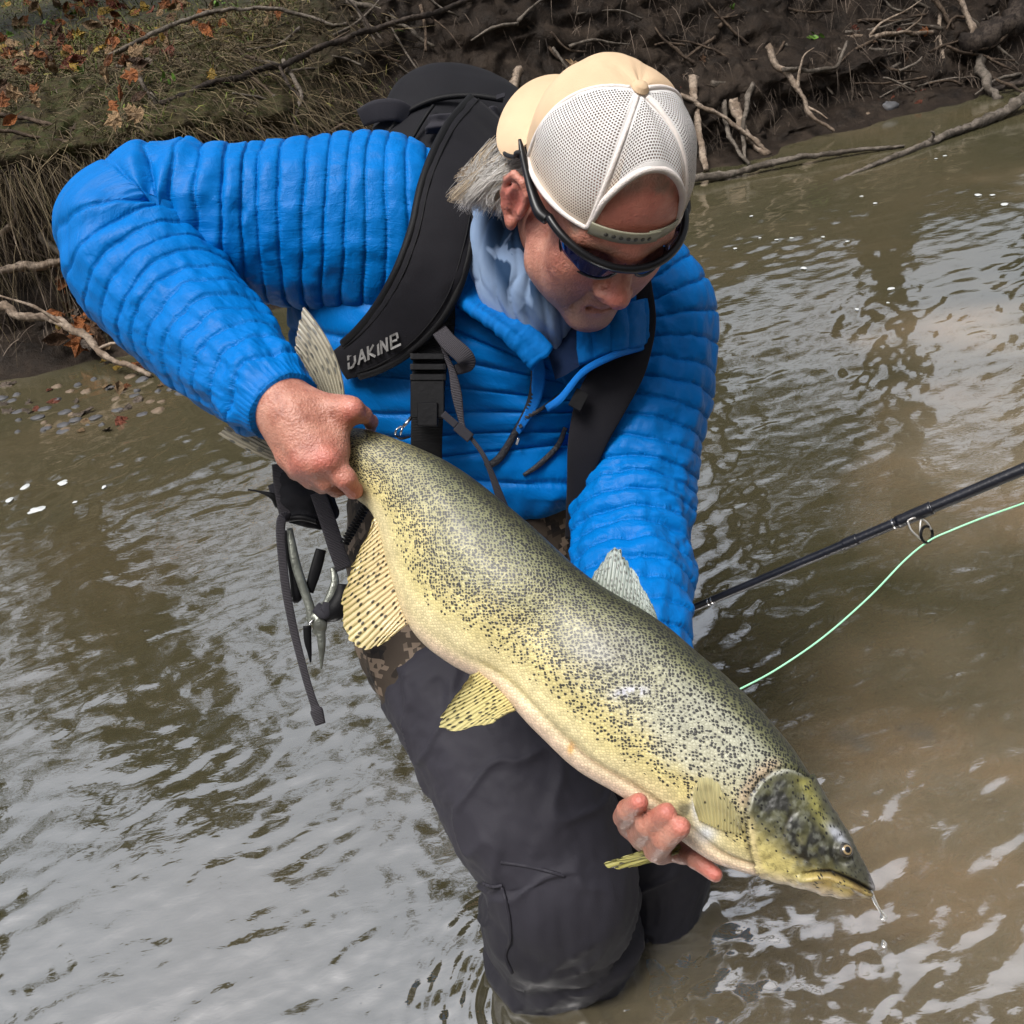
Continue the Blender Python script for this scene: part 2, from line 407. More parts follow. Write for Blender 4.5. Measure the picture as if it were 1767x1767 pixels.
S1 = spectral(640, 3.1, .035, .11, 2.1, FLOW, 1); S2 = spectral(512, 5.3, .14, .42, 2.2, FLOW + .15, 2); S3 = spectral(512, 1.7, .015, .035, 1.8, FLOW - .2, 3)
S4 = spectral(256, 9.0, .8, 2.5, 2.0, FLOW, 4)
LEG1 = onz(975, 1725); LEG2 = onz(1135, 1672)
def water_h(X, Y):
    n = (Y - bank_y(X)) * .93
    gust = sst(-.9, 1.1, bil(S4, 9.0, X, Y))
    calm = (1 - sst(-.5, .05, n)) * (.6 + .6 * gust)
    rr = np.hypot(X, Y); lod = 1 - sst(4.0, 7.0, rr)
    z = bil(S1, 3.1, X, Y) * .00105 + bil(S2, 5.3, X, Y) * .0012 + bil(S3, 1.7, X, Y) * .00028 * lod
    soft = 1 - .5 * sst(.1, .9, X - .1) * (1 - sst(2.0, 3.2, Y)); z = z * soft
    # broken riffle below the left bank
    rif = np.exp(-((X + 1.5) / .9) ** 2 - ((Y - 2.9) / .35) ** 2)
    z = z * calm + rif * (bil(S1, 3.1, X * 1.3 + 1, Y) * .0022)
    for c, a in ((LEG1, .0016), (LEG2, .0008)):
        dx, dy = X - c[0], Y - c[1]; r = np.hypot(dx, dy); up = sst(.5, -.9, (dx * .75 + dy * .2) / (r + 1e-6))
        z = z + a * up * np.sin(r * 2 * np.pi / .024 + 3 * bil(S2, 5.3, X, Y) * .3) * np.exp(-np.maximum(r - .1, 0) / .09) * sst(.06, .11, r)
        z = z + .006 * up * np.exp(-((r - .12) / .03) ** 2)
    return z
wr = np.geomspace(.35, 22, 600); wa = np.radians(seg((-88, -42, 30), (-42, 42, 420), (42, 88.01, 30)))
Rg, Ag = np.meshgrid(wr, wa, indexing='ij'); Xw = Rg * np.sin(Ag); Yw = Rg * np.cos(Ag)
Zw = water_h(Xw, Yw)
def water_mat():
    t = NT('river_water'); v = t.co('Position')
    big = t.noise(v, 1.1, 3, .5); deep = t.ramp(big, [(.35, (.085, .080, .042)), (.5, (.11, .098, .054)), (.66, (.14, .115, .064))])
    bar = t.ramp(t.noise(v, 2.6, 4, .6), [(.35, (.26, .215, .14)), (.5, (.34, .28, .185)), (.62, (.42, .31, .19)), (.72, (.28, .265, .23))])
    sx = t.n('ShaderNodeSeparateXYZ'); t.l(v, sx.inputs[0])
    shal = t.math('MULTIPLY_ADD', big, 1.6, t.math('SUBTRACT', t.math('MULTIPLY', sx.outputs[0], .72), t.math('MULTIPLY_ADD', sx.outputs[1], .55, .15))); shal = t.ramp(shal, [(.12, 0.), (.5, 1.)])
    silt = t.mix(shal, deep, bar)
    vm = t.co('Position', (1, 1, 1)); mp = t.n('ShaderNodeMapping'); t.l(vm, mp.inputs[0]); mp.inputs['Rotation'].default_value = (0, 0, -FLOW); mp.inputs['Scale'].default_value = (.42, 1, 1)
    f1 = t.noise(mp.outputs[0], 48, 3, .55, .4)
    bmp = t.bump(f1, .0010, .6)
    dif = t.n('ShaderNodeBsdfDiffuse'); t.l(silt, dif.inputs[0]); t.l(bmp, dif.inputs['Normal'])
    tr = t.n('ShaderNodeBsdfTransparent'); tr.inputs[0].default_value = (.62, .54, .38, 1)
    mx = t.n('ShaderNodeMixShader'); mx.inputs[0].default_value = .22; t.l(dif.outputs[0], mx.inputs[1]); t.l(tr.outputs[0], mx.inputs[2])
    gl = t.n('ShaderNodeBsdfGlossy'); gl.inputs['Roughness'].default_value = .05; t.l(bmp, gl.inputs['Normal']); gl.inputs[0].default_value = (1, 1, 1, 1)
    fr = t.n('ShaderNodeFresnel'); fr.inputs[0].default_value = WATER_IOR; t.l(bmp, fr.inputs[1])
    m2 = t.n('ShaderNodeMixShader'); t.l(fr.outputs[0], m2.inputs[0]); t.l(mx.outputs[0], m2.inputs[1]); t.l(gl.outputs[0], m2.inputs[2]); t.l(m2.outputs[0], t.out.inputs[0])
    return t.m
WATER_IOR = 7.5
water = mesh('river_water', np.stack([Xw, Yw, Zw], -1).reshape(-1, 3), gridq(len(wr), len(wa)), water_mat())
water['kind'] = 'structure'

# ------------------------------------------------------------------ hanging straw, turf
def blades(name, roots, dirs, lens, widths, droop, cols, m, segs=5):
    n = len(roots); k = segs + 1; t = np.linspace(0, 1, k)
    side = nrm(np.cross(dirs, [0, 0, 1]) + RNG.normal(size=(n, 3)) * .3)
    c = roots[:, None] + dirs[:, None] * (t[None, :, None] * lens[:, None, None]); c[..., 2] -= droop[:, None] * t[None] ** 2 * lens[:, None]
    c += RNG.normal(size=(n, 1, 3)) * .05 * lens[:, None, None] * np.sin(t * 3)[None, :, None]
    w = widths[:, None] * (1 - t[None] ** 2 * .9) / 2
    V = np.stack([c - side[:, None] * w[..., None], c + side[:, None] * w[..., None]], 2).reshape(-1, 3)
    b = (np.arange(n) * k * 2)[:, None]; i = np.arange(segs)[None] * 2
    q = np.stack([b + i, b + i + 1, b + i + 3, b + i + 2], -1).reshape(-1, 4)
    return mesh(name, V, q, m, col=np.repeat(cols, k * 2, 0))
M_BLADE = vcol('dry_grass')
def bankpt(x, n): y = bank_y(x) + n / .93; return np.stack([x, y - lip(x, n), H(x, y) - .25 * lip(x, n)], -1)
N = 11000
x = RNG.uniform(-3.6, -.35, N); x = np.where(RNG.random(N) < .35, RNG.uniform(-2.6, -1.2, N), x); n = RNG.uniform(.40, 1.25, N) ** 1.15
r = bankpt(x, n) + [0, 0, .01]
clump = fbm(np.stack([x * 3.2, n, x * 0], -1), 2, 5)
dirs = nrm(np.stack([.7 + RNG.normal(size=N) * .55 + .6 * clump, -.9 + RNG.normal(size=N) * .4, .22 + RNG.normal(size=N) * .28 + .25 * clump], -1))
L = RNG.uniform(.08, .40, N) * (1 + .7 * clump)
pal = np.array([(.20, .15, .085), (.13, .095, .05), (.085, .06, .034), (.27, .21, .12), (.11, .10, .04)])
hang = blades('hanging_straw', r, dirs, np.clip(L, .06, .6), RNG.uniform(.0015, .004, N), RNG.uniform(.3, 1.7, N), pal[RNG.choice(5, N, p=[.25, .3, .25, .1, .1])] * RNG.uniform(.4, 1.05, (N, 1)), M_BLADE, 6)
hang['kind'] = 'stuff'; tag(hang, 'dry straw grass hanging over the lip of the muddy bank', 'dry grass')
N = 20000
x = RNG.uniform(-4.6, -.2, N); n = np.where(RNG.random(N) < .7, RNG.uniform(.5, 2.4, N), RNG.uniform(2.0, 7.0, N)); r = bankpt(x, n)
cl = fbm(np.stack([x * 2.5, n * 2.5, x * 0], -1), 3, 8)
pg = np.array([(.07, .11, .02), (.13, .16, .03), (.21, .19, .05), (.15, .10, .045)])
turf_o = blades('turf_grass', r, nrm(np.stack([RNG.normal(size=N) * .5, RNG.normal(size=N) * .5 - .2, np.full(N, .7)], -1)), RNG.uniform(.04, .16, N), RNG.uniform(.003, .008, N), RNG.uniform(.2, 1.3, N),
       pg[np.where(cl > .15, RNG.choice(3, N, p=[.45, .4, .15]), RNG.choice(4, N, p=[.15, .2, .3, .35]))] * RNG.uniform(.6, 1.25, (N, 1)), M_BLADE, 3)
turf_o['kind'] = 'stuff'
N = 15000
x = RNG.uniform(-3.8, -.2, N); n = RNG.uniform(.45, 2.3, N); r = bankpt(x, n) + np.stack([x * 0, x * 0, RNG.uniform(.0, .035, N)], -1)
ck = fbm(np.stack([x * 1.8, n * 1.8, x * 0], -1), 2, 61)
litter = blades('lying_straw', r, nrm(np.stack([.5 + ck + RNG.normal(size=N) * .6, -.8 + RNG.normal(size=N) * .5, .05 + RNG.normal(size=N) * .12], -1)), RNG.uniform(.08, .32, N), RNG.uniform(.002, .005, N), RNG.uniform(-.1, .3, N), pal[RNG.choice(5, N, p=[.28, .28, .2, .14, .1])] * RNG.uniform(.45, 1.15, (N, 1)), M_BLADE, 4)
litter['kind'] = 'stuff'; tag(litter, 'matted dead straw lying over the bank slope', 'dry grass'); tag(turf_o, 'short green and yellow grass growing on the bank top', 'grass')
# fine rootlets hanging from the mud face
N = 4200
x = np.r_[RNG.uniform(-3, .9, 1900), RNG.uniform(.8, 4.4, 2300)]; n = np.r_[RNG.uniform(.2, .5, 1400), RNG.uniform(.4, 1.0, 500), RNG.uniform(.25, 1.1, 2300)]; r = bankpt(x, n) + [0, -.05, .02]
roots_o = blades('root_hair', r, nrm(np.stack([RNG.normal(size=N) * .8, -.6 + RNG.normal(size=N) * .3, RNG.normal(size=N) * .35 - .1], -1)), RNG.uniform(.05, .26, N), RNG.uniform(.0015, .004, N), RNG.uniform(.3, 1.5, N),
       np.array([(.10, .075, .055), (.05, .036, .027), (.17, .13, .10)])[RNG.choice(3, N)], M_BLADE, 5)
roots_o['kind'] = 'stuff'; tag(roots_o, 'fine brown rootlets dangling from the mud face', 'roots')

# ------------------------------------------------------------------ sticks, roots, branches (one thing each)
def bark(name, c, c2, sc=60):
    t = NT(name); v = t.co('Object', (1, 1, 1)); n = t.noise(v, sc, 5, .7); k = t.noise(v, sc * .2, 3)
    col = t.mix(t.ramp(k, [(.46, 0.), (.56, 1.)]), c, c2); col = t.mix(t.ramp(n, [(.45, 0.), (.68, .85)]), col, tuple(q * .22 for q in c))
    t.pbr(col, .8, t.bump(n, .008), .15); return t.m
B_PALE = bark('pale_bark', (.34, .27, .21), (.20, .15, .11)); B_BROWN = bark('brown_bark', (.11, .08, .058), (.055, .04, .03)); B_DARK = bark('dark_bark', (.035, .028, .024), (.07, .055, .045)); B_GREY = bark('grey_bark', (.17, .145, .12), (.09, .075, .06))
def stick(pts, r0, r1, m, label, lift=.05, lift1=None, kink=.25, group=None, name='branch', twigs=()):
    pts = np.asarray(pts, float); l1 = lift if lift1 is None else lift1
    c = np.r_[0, np.cumsum(np.linalg.norm(np.diff(pts, axis=0), axis=1))]; f = c / c[-1]
    d0 = hit(*pts[0]) - lift; d1 = hit(*pts[-1]) - l1
    d = d0 + (d1 - d0) * f; r = (r0 + (r1 - r0) * f) * d / FPX
    W = np.array([np.r_[P(a, b, e), q] for (a, b), e, q in zip(pts, d, r)])
    nv = max(14, int(c[-1] / 5)); sd = RNG.integers(1000)
    def kn(s, V): return (fbm(V * 110, 3, sd, .6) * .30 + fbm(V * 14, 1, sd + 3) * .18 + .12 * np.sign(np.sin(s.T * 3 + 2 * vnoise(V * 9, sd)))) * s.r1[:, None]
    k = crom(np.c_[W, W[:, 3]], nv); k[:, :3] += fbm(k[:, :3] * 9, 2, sd)[:, None] * np.array([1, .5, 1]) * k[:, 3:4] * kink * 3
    T = Tube(None, nv, 8, world=k, disp=kn)
    if twigs:
        root = empty(name, W[0, :3], label, 'branch', group); T.obj('stem', m, root)
        for tw in twigs:
            tp = np.asarray(tw, float); cc = np.linspace(0, 1, len(tp)); j = int(np.argmin(np.linalg.norm(pts - tp[0], axis=1))); dd = d[j] - cc * .06
            Wt = np.array([np.r_[P(a, b, e), max(.0012, r[j] * .6 * (1 - .7 * q))] for (a, b), e, q in zip(tp, dd, cc)])
            Tube(None, 14, 6, world=np.c_[Wt, Wt[:, 3]], disp=kn).obj('twig', m, root)
        return root
    o = T.obj(name, m); return tag(o, label, 'root' if name == 'root' else 'branch', group)
stick([(-30, 520), (60, 545), (112, 562), (170, 602), (260, 650)], 9, 4, B_PALE, 'pale bent branch dipping from the left bank into the river', .25, .02, twigs=[[(112, 562), (60, 530), (-20, 505)], [(170, 602), (200, 592), (250, 605)]])
stick([(-20, 466), (70, 458), (150, 452)], 8, 6, B_PALE, 'pale straight branch lying under the elbow of the blue jacket', .15)
stick([(72, 398), (96, 425), (140, 455)], 7, 4, B_GREY, 'short grey stick slanting above the straight pale branch', .14)
stick([(0, 405), (30, 372), (22, 365)], 5, 3, B_PALE, 'small forked pale twig on the dark bank beside the elbow', .12, twigs=[[(18, 382), (28, 420), (36, 440)]])
stick([(-10, 225), (130, 248), (300, 275), (340, 290)], 3.5, 2, B_BROWN, 'long thin brown stem across the dark undercut, lower of two', .3, .2)
stick([(-10, 195), (90, 215), (220, 240), (330, 272)], 4, 2.5, B_BROWN, 'long thin brown stem across the dark undercut, upper of two', .3, .2)
stick([(283, 243), (330, 252), (385, 262)], 11, 13, B_PALE, 'thick pale log end above the blue sleeve', .12, .12)
stick([(280, 178), (380, 140), (480, 112), (560, 78), (640, 52), (720, 28), (815, 0)], 6, 4, B_DARK, 'long dark branch running up across the mud wall', .10, .10, twigs=[[(480, 112), (500, 150), (515, 165), (505, 200), (500, 240)], [(640, 52), (620, 20), (590, -10)]])
stick([(185, 102), (260, 58), (340, 28), (420, 14), (500, 20), (570, 42), (600, 40)], 4, 3, B_GREY, 'arching tan cane above the hanging straw', .25, .12)
stick([(200, 115), (290, 118), (370, 110), (420, 104), (480, 110)], 3, 2.5, B_GREY, 'thin level tan cane below the arching one', .2, .1, twigs=[[(420, 104), (380, 112), (340, 118)]])
stick([(600, -5), (660, 20), (700, 48), (750, 80)], 5, 3, B_GREY, 'tan cane slanting down the middle of the mud wall', .12, .1, twigs=[[(660, 20), (700, 90), (735, 140)], [(610, 5), (640, 60), (690, 115), (735, 142)]])
stick([(725, 10), (732, 40), (735, 88)], 3, 2, B_BROWN, 'short upright brown twig on the mud wall', .1, twigs=[[(728, 20), (770, 50), (797, 85)]])
stick([(893, 122), (884, 155)], 9, 8, B_PALE, 'cut pale stub sticking up behind the backpack', .1, .1, kink=.1)
R = 'pale roots standing in the mud beside the cap'
stick([(1196, 132), (1200, 190), (1212, 262), (1218, 295)], 7, 5, B_PALE, 'straight pale root standing upright beside the mesh cap', .2, .02, kink=.15)
stick([(1246, 180), (1252, 215), (1275, 258), (1292, 285)], 5, 3, B_GREY, 'bent grey root between the two thick pale roots', .14, .02)
stick([(1266, 172), (1280, 215), (1300, 240), (1326, 268)], 9, 7, B_PALE, 'thick pale root slanting down into the shallows', .16, .02, kink=.15)
stick([(1296, 150), (1284, 200), (1283, 240), (1285, 280)], 5, 3, B_GREY, 'thin upright grey root crossing the thick slanting one', .2, .02)
stick([(1172, 165), (1230, 190), (1290, 235), (1325, 265)], 4, 3, B_PALE, 'thin pale root stretched across the upright roots', .22, .05)
stick([(1230, 140), (1270, 148), (1310, 142), (1360, 148)], 5, 3, B_GREY, 'level grey root above the upright roots', .18, .12, twigs=[[(1310, 142), (1300, 170), (1304, 185)]])
stick([(1325, 78), (1335, 105), (1365, 140), (1385, 170), (1400, 195), (1440, 226)], 6, 2.5, B_PALE, 'forked pale root hanging over the undercut to the water', .42, .10, twigs=[[(1375, 155), (1380, 120), (1388, 95), (1405, 82)], [(1395, 185), (1415, 195), (1428, 205)]])
stick([(1350, 122), (1400, 120), (1440, 118), (1455, 90), (1462, 70)], 4, 2.5, B_GREY, 'curved grey root looping over the dark undercut', .40, .30)
stick([(1440, 68), (1500, 62), (1560, 56), (1610, 55)], 5, 3, B_PALE, 'level pale root reaching right across the mud slope', .1, .1, twigs=[[(1500, 62), (1520, 40), (1560, 20), (1590, 0)], [(1560, 56), (1590, 30), (1580, 15)]])
stick([(1450, 118), (1480, 90), (1500, 84), (1538, 86)], 4, 3, B_GREY, 'short grey root lying on the mud slope', .1, .1)
stick([(1610, -8), (1630, 28), (1645, 52)], 4, 3, B_BROWN, 'slanting brown twig at the top of the mud slope', .2, .12)
stick([(1622, 20), (1620, 60), (1628, 104)], 3.5, 2.5, B_PALE, 'upright pale twig pushed into the mud slope', .12, .06, twigs=[[(1621, 60), (1612, 72)]])
stick([(1655, -5), (1672, 30), (1682, 66)], 5, 5, B_PALE, 'smooth pale stick standing against the broken log', .2, .14, kink=.1)
stick([(1790, -20), (1740, 40), (1700, 66), (1668, 82)], 24, 20, B_DARK, 'thick broken dark log with peeled pale bark', .2, .12, kink=.1)
stick([(1690, 98), (1700, 130), (1725, 168)], 9, 6, B_GREY, 'grey branch stub below the broken dark log', .08, .04)
stick([(1780, 162), (1720, 200), (1660, 222), (1600, 248), (1550, 268), (1440, 312)], 10, 3, B_GREY, 'long curved driftwood branch half sunk at the bank', .35, .01, kink=.1, twigs=[[(1605, 245), (1612, 232), (1606, 226)]])
stick([(1767, 143), (1730, 152), (1700, 158)], 6, 4, B_DARK, 'dark stick on the waterline below the log', .15, .05)
stick([(1195, 308), (1290, 292), (1400, 268), (1560, 252)], 7, 3, B_GREY, 'grey waterlogged branch lying along the waterline', .15, .03, kink=.1)
stick([(640, 250), (600, 215), (570, 225), (540, 232)], 3, 2, B_BROWN, 'thin brown root behind the blue shoulder', .12)
stick([(488, 105), (520, 160), (512, 190), (500, 235)], 4, 2.5, B_GREY, 'drooping grey root left of the backpack', .14)
stick([(240, 130), (270, 180), (292, 208), (340, 240)], 4, 2, B_GREY, 'pale stem slanting down from the straw toward the log end', .2, twigs=[[(260, 160), (300, 200), (360, 245)]])
for k in range(96):                       # criss-cross brushwood caught in the undercut and along the right slope
    if k < 26 or k > 75: a = np.array([random.uniform(-10, 330), random.uniform(300, 470)]) if k < 14 else np.array([random.uniform(380, 1000), random.uniform(5, 200)])
    else: a = np.array([random.uniform(1180, 1767), random.uniform(10, 150)])
    ang = random.uniform(-.7, .9) + (math.pi if random.random() < .5 else 0); ln = random.uniform(40, 130)
    b = a + ln * np.array([math.cos(ang), math.sin(ang)]); mid = (a + b) / 2 + np.array([random.uniform(-12, 12), random.uniform(-12, 12)])
    zone = 'tangled in the dark undercut beside the elbow' if k < 14 else 'on the mud wall behind the backpack' if k < 26 or k > 75 else 'on the mud slope above the roots'
    gy = random.random() < .5; sl = abs(math.tan(ang)); ds = ('short ' if ln < 75 else 'long ') + ('level ' if sl < .2 else 'slanting ' if sl < .6 else 'steep ') + ('grey' if gy else 'brown')
    stick([a, mid, b], random.uniform(2, 3.6), 1.5, B_GREY if gy else B_BROWN, f'{ds} twig {zone}', random.uniform(.05, .16), group=f'{ds} twigs {zone}', name='twig')

# ------------------------------------------------------------------ fallen leaves
def leaf_mesh(kind, seed):
    r = np.random.default_rng(seed)
    if kind == 0:      # oval
        o = [(0, 0), (.18, .2), (.27, .45), (.22, .7), (0, 1), (-.22, .7), (-.27, .45), (-.18, .2)]
    elif kind == 1:    # lobed
        o = [(0, 0), (.28, .08), (.48, .3), (.28, .38), (.5, .66), (.22, .64), (0, 1), (-.22, .64), (-.5, .66), (-.28, .38), (-.48, .3), (-.28, .08)]
    else:
        o = [(0, 0), (.15, .1), (.2, .3), (.36, .36), (.2, .5), (.3, .7), (.12, .72), (0, 1), (-.12, .72), (-.3, .7), (-.2, .5), (-.36, .36), (-.2, .3), (-.15, .1)]
    o = np.array(o); n = len(o); mid = np.array([(0, .18), (0, .42), (0, .68)])
    p2 = np.vstack([o, mid, o * .55 + [0, .2]])
    z = .9 * p2[:, 0] ** 2 + r.normal() * .25 * (p2[:, 1] - .4) ** 2 * 2 + r.normal(size=len(p2)) * .05 + .4 * np.abs(p2[:, 0]) * r.normal()
    V = np.c_[p2, z]; inn = n + 3
    F = []
    for i in range(n):
        j = (i + 1) % n; F += [(i, j, inn + j, inn + i)]
    c = n + 1
    for i in range(n): F.append((inn + i, inn + (i + 1) % n, c))
    V[:, 1] -= .4
    # stalk
    k = len(V); V = np.vstack([V, [(.012, -.4, 0), (-.012, -.4, 0), (.008, -.75, .08), (-.008, -.75, .08)]]); F.append((k, k + 1, k + 3, k + 2))
    me = bpy.data.meshes.new('leaf'); me.from_pydata([tuple(v) for v in V], [], F); me.update()
    return me
def leaf_mat(name, c):
    t = NT(name); v = t.co('Object'); oi = t.n('ShaderNodeObjectInfo'); n = t.noise(v, 4, 4, .7)
    b = t.mix(oi.outputs['Random'], tuple(q * .6 for q in c), tuple(min(1, q * 1.35) for q in c)); b = t.mix(t.ramp(n, [(.42, 0.), (.7, .7)]), b, tuple(q * .35 for q in c))
    t.pbr(b, .6, t.bump(n, .05), .35); return t.m
LEAFC = {'orange': (.33, .115, .035), 'tan': (.36, .235, .125), 'brown': (.12, .066, .036), 'yellow': (.42, .27, .05), 'red brown': (.19, .055, .03), 'grey brown': (.19, .15, .12)}
LM = {k: leaf_mat('leaf_' + k.replace(' ', '_'), c) for k, c in LEAFC.items()}
LEAVES = {}
for ck in LEAFC:
    for sd in range(4):
        me = leaf_mesh(sd % 3, 10 + sd); me.materials.append(LM[ck]); LEAVES[ck, sd] = me
def leaf(pos, size, ck, where, tilt=.6, face=.9, name='fallen_leaf'):
    v_ = random.randrange(4); sh = ('oval', 'lobed', 'ragged', 'curled oval')[v_] + (' large' if size > .095 else ' small' if size < .055 else '')
    o = bpy.data.objects.new(name, LEAVES[ck, v_]); COL.objects.link(o); o['placed'] = 1
    o.location = tuple(map(float, pos)); o.scale = (size,) * 3
    o.rotation_euler = (Matrix.Rotation(random.gauss(face, tilt), 3, 'X') @ Matrix.Rotation(random.gauss(0, tilt), 3, 'Y') @ Matrix.Rotation(random.uniform(0, 6.28), 3, 'Z')).to_euler()
    tag(o, f'{sh} {ck} leaf {where}', 'leaf', f'{sh} {ck} leaves {where}')
def scatter(n, x0, x1, y0, y1, ks, where, s0=.035, s1=.075, lift=.03, tilt=.6, water=False):
    for _ in range(n):
        px, py = random.uniform(x0, x1), random.uniform(y0, y1)
        if water: p = onz(px, py); p[2] = .006
        else: p = P(px, py, hit(px, py) - lift)
        leaf(p, random.uniform(s0, s1), random.choice(ks), where, tilt, .1 if water else .9)
scatter(95, -10, 320, 0, 120, ['orange', 'tan', 'brown', 'red brown', 'orange', 'yellow'], 'lying on the grassy bank top', .08, .14, .22)
scatter(34, 0, 260, 80, 210, ['orange', 'tan', 'brown'], 'caught in the hanging straw', .06, .10, .45)
scatter(16, 230, 480, 0, 60, ['orange', 'red brown', 'tan'], 'at the ragged edge of the turf', .06, .10, .3)
scatter(48, 95, 215, 440, 600, ['brown', 'brown', 'tan', 'grey brown', 'orange'], 'heaped against the left waterline', .07, .13, .12, .9)
scatter(10, 95, 190, 560, 620, ['yellow', 'orange', 'tan'], 'at the wet foot of the leaf heap', .04, .07, .05, .9)
scatter(22, 180, 330, 590, 680, ['yellow', 'orange', 'tan', 'red brown'], 'floating in the left shallows', .03, .06, tilt=.12, water=True)
scatter(22, 0, 240, 660, 745, ['grey brown', 'red brown', 'grey brown', 'tan'], 'stranded on the left riffle', .035, .07, tilt=.25, water=True)
scatter(14, 1150, 1420, 90, 160, ['grey brown', 'tan', 'brown', 'red brown'], 'among the roots beside the cap', .04, .08, .1, .9)
scatter(14, 1400, 1600, 20, 110, ['red brown', 'orange', 'brown'], 'on the mud slope above the roots', .05, .09, .10, .7)
scatter(7, 1520, 1600, 150, 190, ['orange', 'red brown'], 'stuck on the wet mud by the stone', .04, .07, .04, .6)
scatter(6, 415, 480, 520, 560, ['orange', 'tan'], 'floating seen under the blue sleeve', .04, .07, tilt=.15, water=True)
leaf(P(990, 108, hit(990, 108) - .12), .085, 'tan', 'standing upright just above the cap', .3)
leaf(P(258, 108, hit(258, 108) - .22), .075, 'grey brown', 'hanging pale below the arching cane', .3)
leaf(P(365, 128, hit(365, 128) - .2), .07, 'yellow', 'hanging ochre in the straw below the cane', .3)
# green sprigs
M_GREEN = simple('green_leaf', (.10, .20, .03), .5, .4, 8, 0, spec=.3)
def sprig(px, py, s, label, n=7, lift=.15):
    d = hit(px, py) - lift; c = P(px, py, d); V = []; F = []
    root = empty('green_sprig', c, label, 'sprig')
    for k in range(n):
        a = RNG.normal(size=3) * .5; a[1] -= .5; a = nrm(a); b = nrm(np.cross(a, RNG.normal(size=3))); p = c + RNG.normal(size=3) * s * .5
        q = [p - b * s * .1, p + a * s * .35 - b * s * .34, p + a * s * .85 - b * s * .2, p + a * s, p + a * s * .85 + b * s * .2, p + a * s * .35 + b * s * .34, p + b * s * .1, p + a * s * .5 + np.cross(a, b) * s * .08]
        mesh('leaf', q, [(0, 1, 7), (1, 2, 7), (2, 3, 7), (3, 4, 7), (4, 5, 7), (5, 6, 7), (6, 0, 7)], M_GREEN, root)
    wtube([np.r_[c + [0, .03, -.02], .0012], np.r_[c, .0012], np.r_[c + [0, -.02, .02], .001]], 'stem', B_BROWN, root, 8, 5)
for a in ((290, 138, .035, 'bright green ivy sprig below the arching cane'), (60, 130, .03, 'dark green ivy sprig in the straw at left'), (145, 130, .03, 'small green ivy sprig amid the hanging straw'), (1262, 12, .03, 'round-leaved green sprig at the top of the mud wall', 4), (1400, 62, .045, 'dark green sprig beside the level pale root'),
          (20, 60, .045, 'green weed tuft in the upper turf'), (85, 45, .045, 'yellow green weed tuft beside fallen leaves'), (205, 60, .035, 'small green weed by the turf edge'), (375, 5, .045, 'green weed tuft at the end of the turf'), (135, 20, .05, 'broad green weed at the back of the turf')): sprig(*a)
# stones at the foot of the right bank
M_STONE = simple('wet_stone', (.075, .075, .08), .65, .5, 25, .004, 50)
M_STONE2 = simple('tan_stone', (.15, .11, .075), .65, .4, 25, .004, 50)
def stone(px, py, rx, ry, label, m=M_STONE, group=None):
    d = hit(px, py); c = P(px, py, d); k = d / FPX; n = 14
    u, v = np.meshgrid(np.linspace(0, 2 * np.pi, 18, endpoint=False), np.linspace(-1.5, 1.5, n))
    D = np.stack([np.cos(u) * np.cos(v), np.sin(u) * np.cos(v), np.sin(v)], -1); R = 1 + .22 * fbm(D * 1.6 + px, 3, int(px))
    V = c + D * R[..., None] * np.array([rx * k, rx * k * .9, ry * k])
    tag(mesh('stone', V.reshape(-1, 3), gridq(n, 18, True), m), label, 'stone', group)
stone(1528, 186, 20, 12, 'blue grey stone at the foot of the mud slope')
stone(1495, 200, 11, 6, 'pale tan stone in the shallows beside the grey stone', M_STONE2)
stone(1456, 172, 8, 6, 'small tan stone under the dark overhang', M_STONE2)
for k in range(14): stone(random.uniform(1385, 1520), random.uniform(178, 212), random.uniform(4, 8), random.uniform(3, 5), 'small pebble on the wet right shore', random.choice([M_STONE, M_STONE2]), 'pebbles on the right shore')
# foam flecks drifting on the water
M_FOAM = simple('foam', (.5, .52, .52), .5, .08, 40, .002, 200)
def foam(px, py, w, label, group):
    p = onz(px, py); s = .75 * w * np.linalg.norm(p - CAM) / FPX; u, v = np.meshgrid(np.linspace(0, 2 * np.pi, 14, endpoint=False), np.linspace(0, 1, 5))
    rr = 1 + .35 * fbm(np.stack([np.cos(u), np.sin(u), u * 0 + px], -1), 2, 3)
    V = p + np.stack([np.cos(u) * (1 - v) * rr * s, np.sin(u) * (1 - v) * rr * s * 1.1, .004 + .25 * s * np.sin(v * 1.5)], -1)
    tag(mesh('foam_fleck', V.reshape(-1, 3), gridq(5, 14, True), M_FOAM), label, 'foam', group)
for px, py, w in ((62, 882, 15), (44, 842, 9), (110, 835, 10), (18, 864, 8), (130, 868, 5), (180, 842, 6), (48, 630, 9)): foam(px, py, w, 'white foam fleck drifting beside the left riffle', 'foam flecks left of the man')
for px, py, w in ((1688, 338, 7), (1712, 338, 5), (1732, 354, 8), (1510, 352, 5), (1487, 340, 4), (1297, 374, 4), (1387, 464, 6), (1538, 500, 7), (1532, 524, 4), (1365, 412, 4), (1420, 410, 4), (1340, 415, 4), (1462, 418, 4), (1311, 412, 3), (1630, 270, 4), (1615, 275, 3), (1268, 430, 4), (1478, 535, 4)): foam(px, py, w, 'small white foam fleck drifting on the far right water', 'foam flecks right of the man')

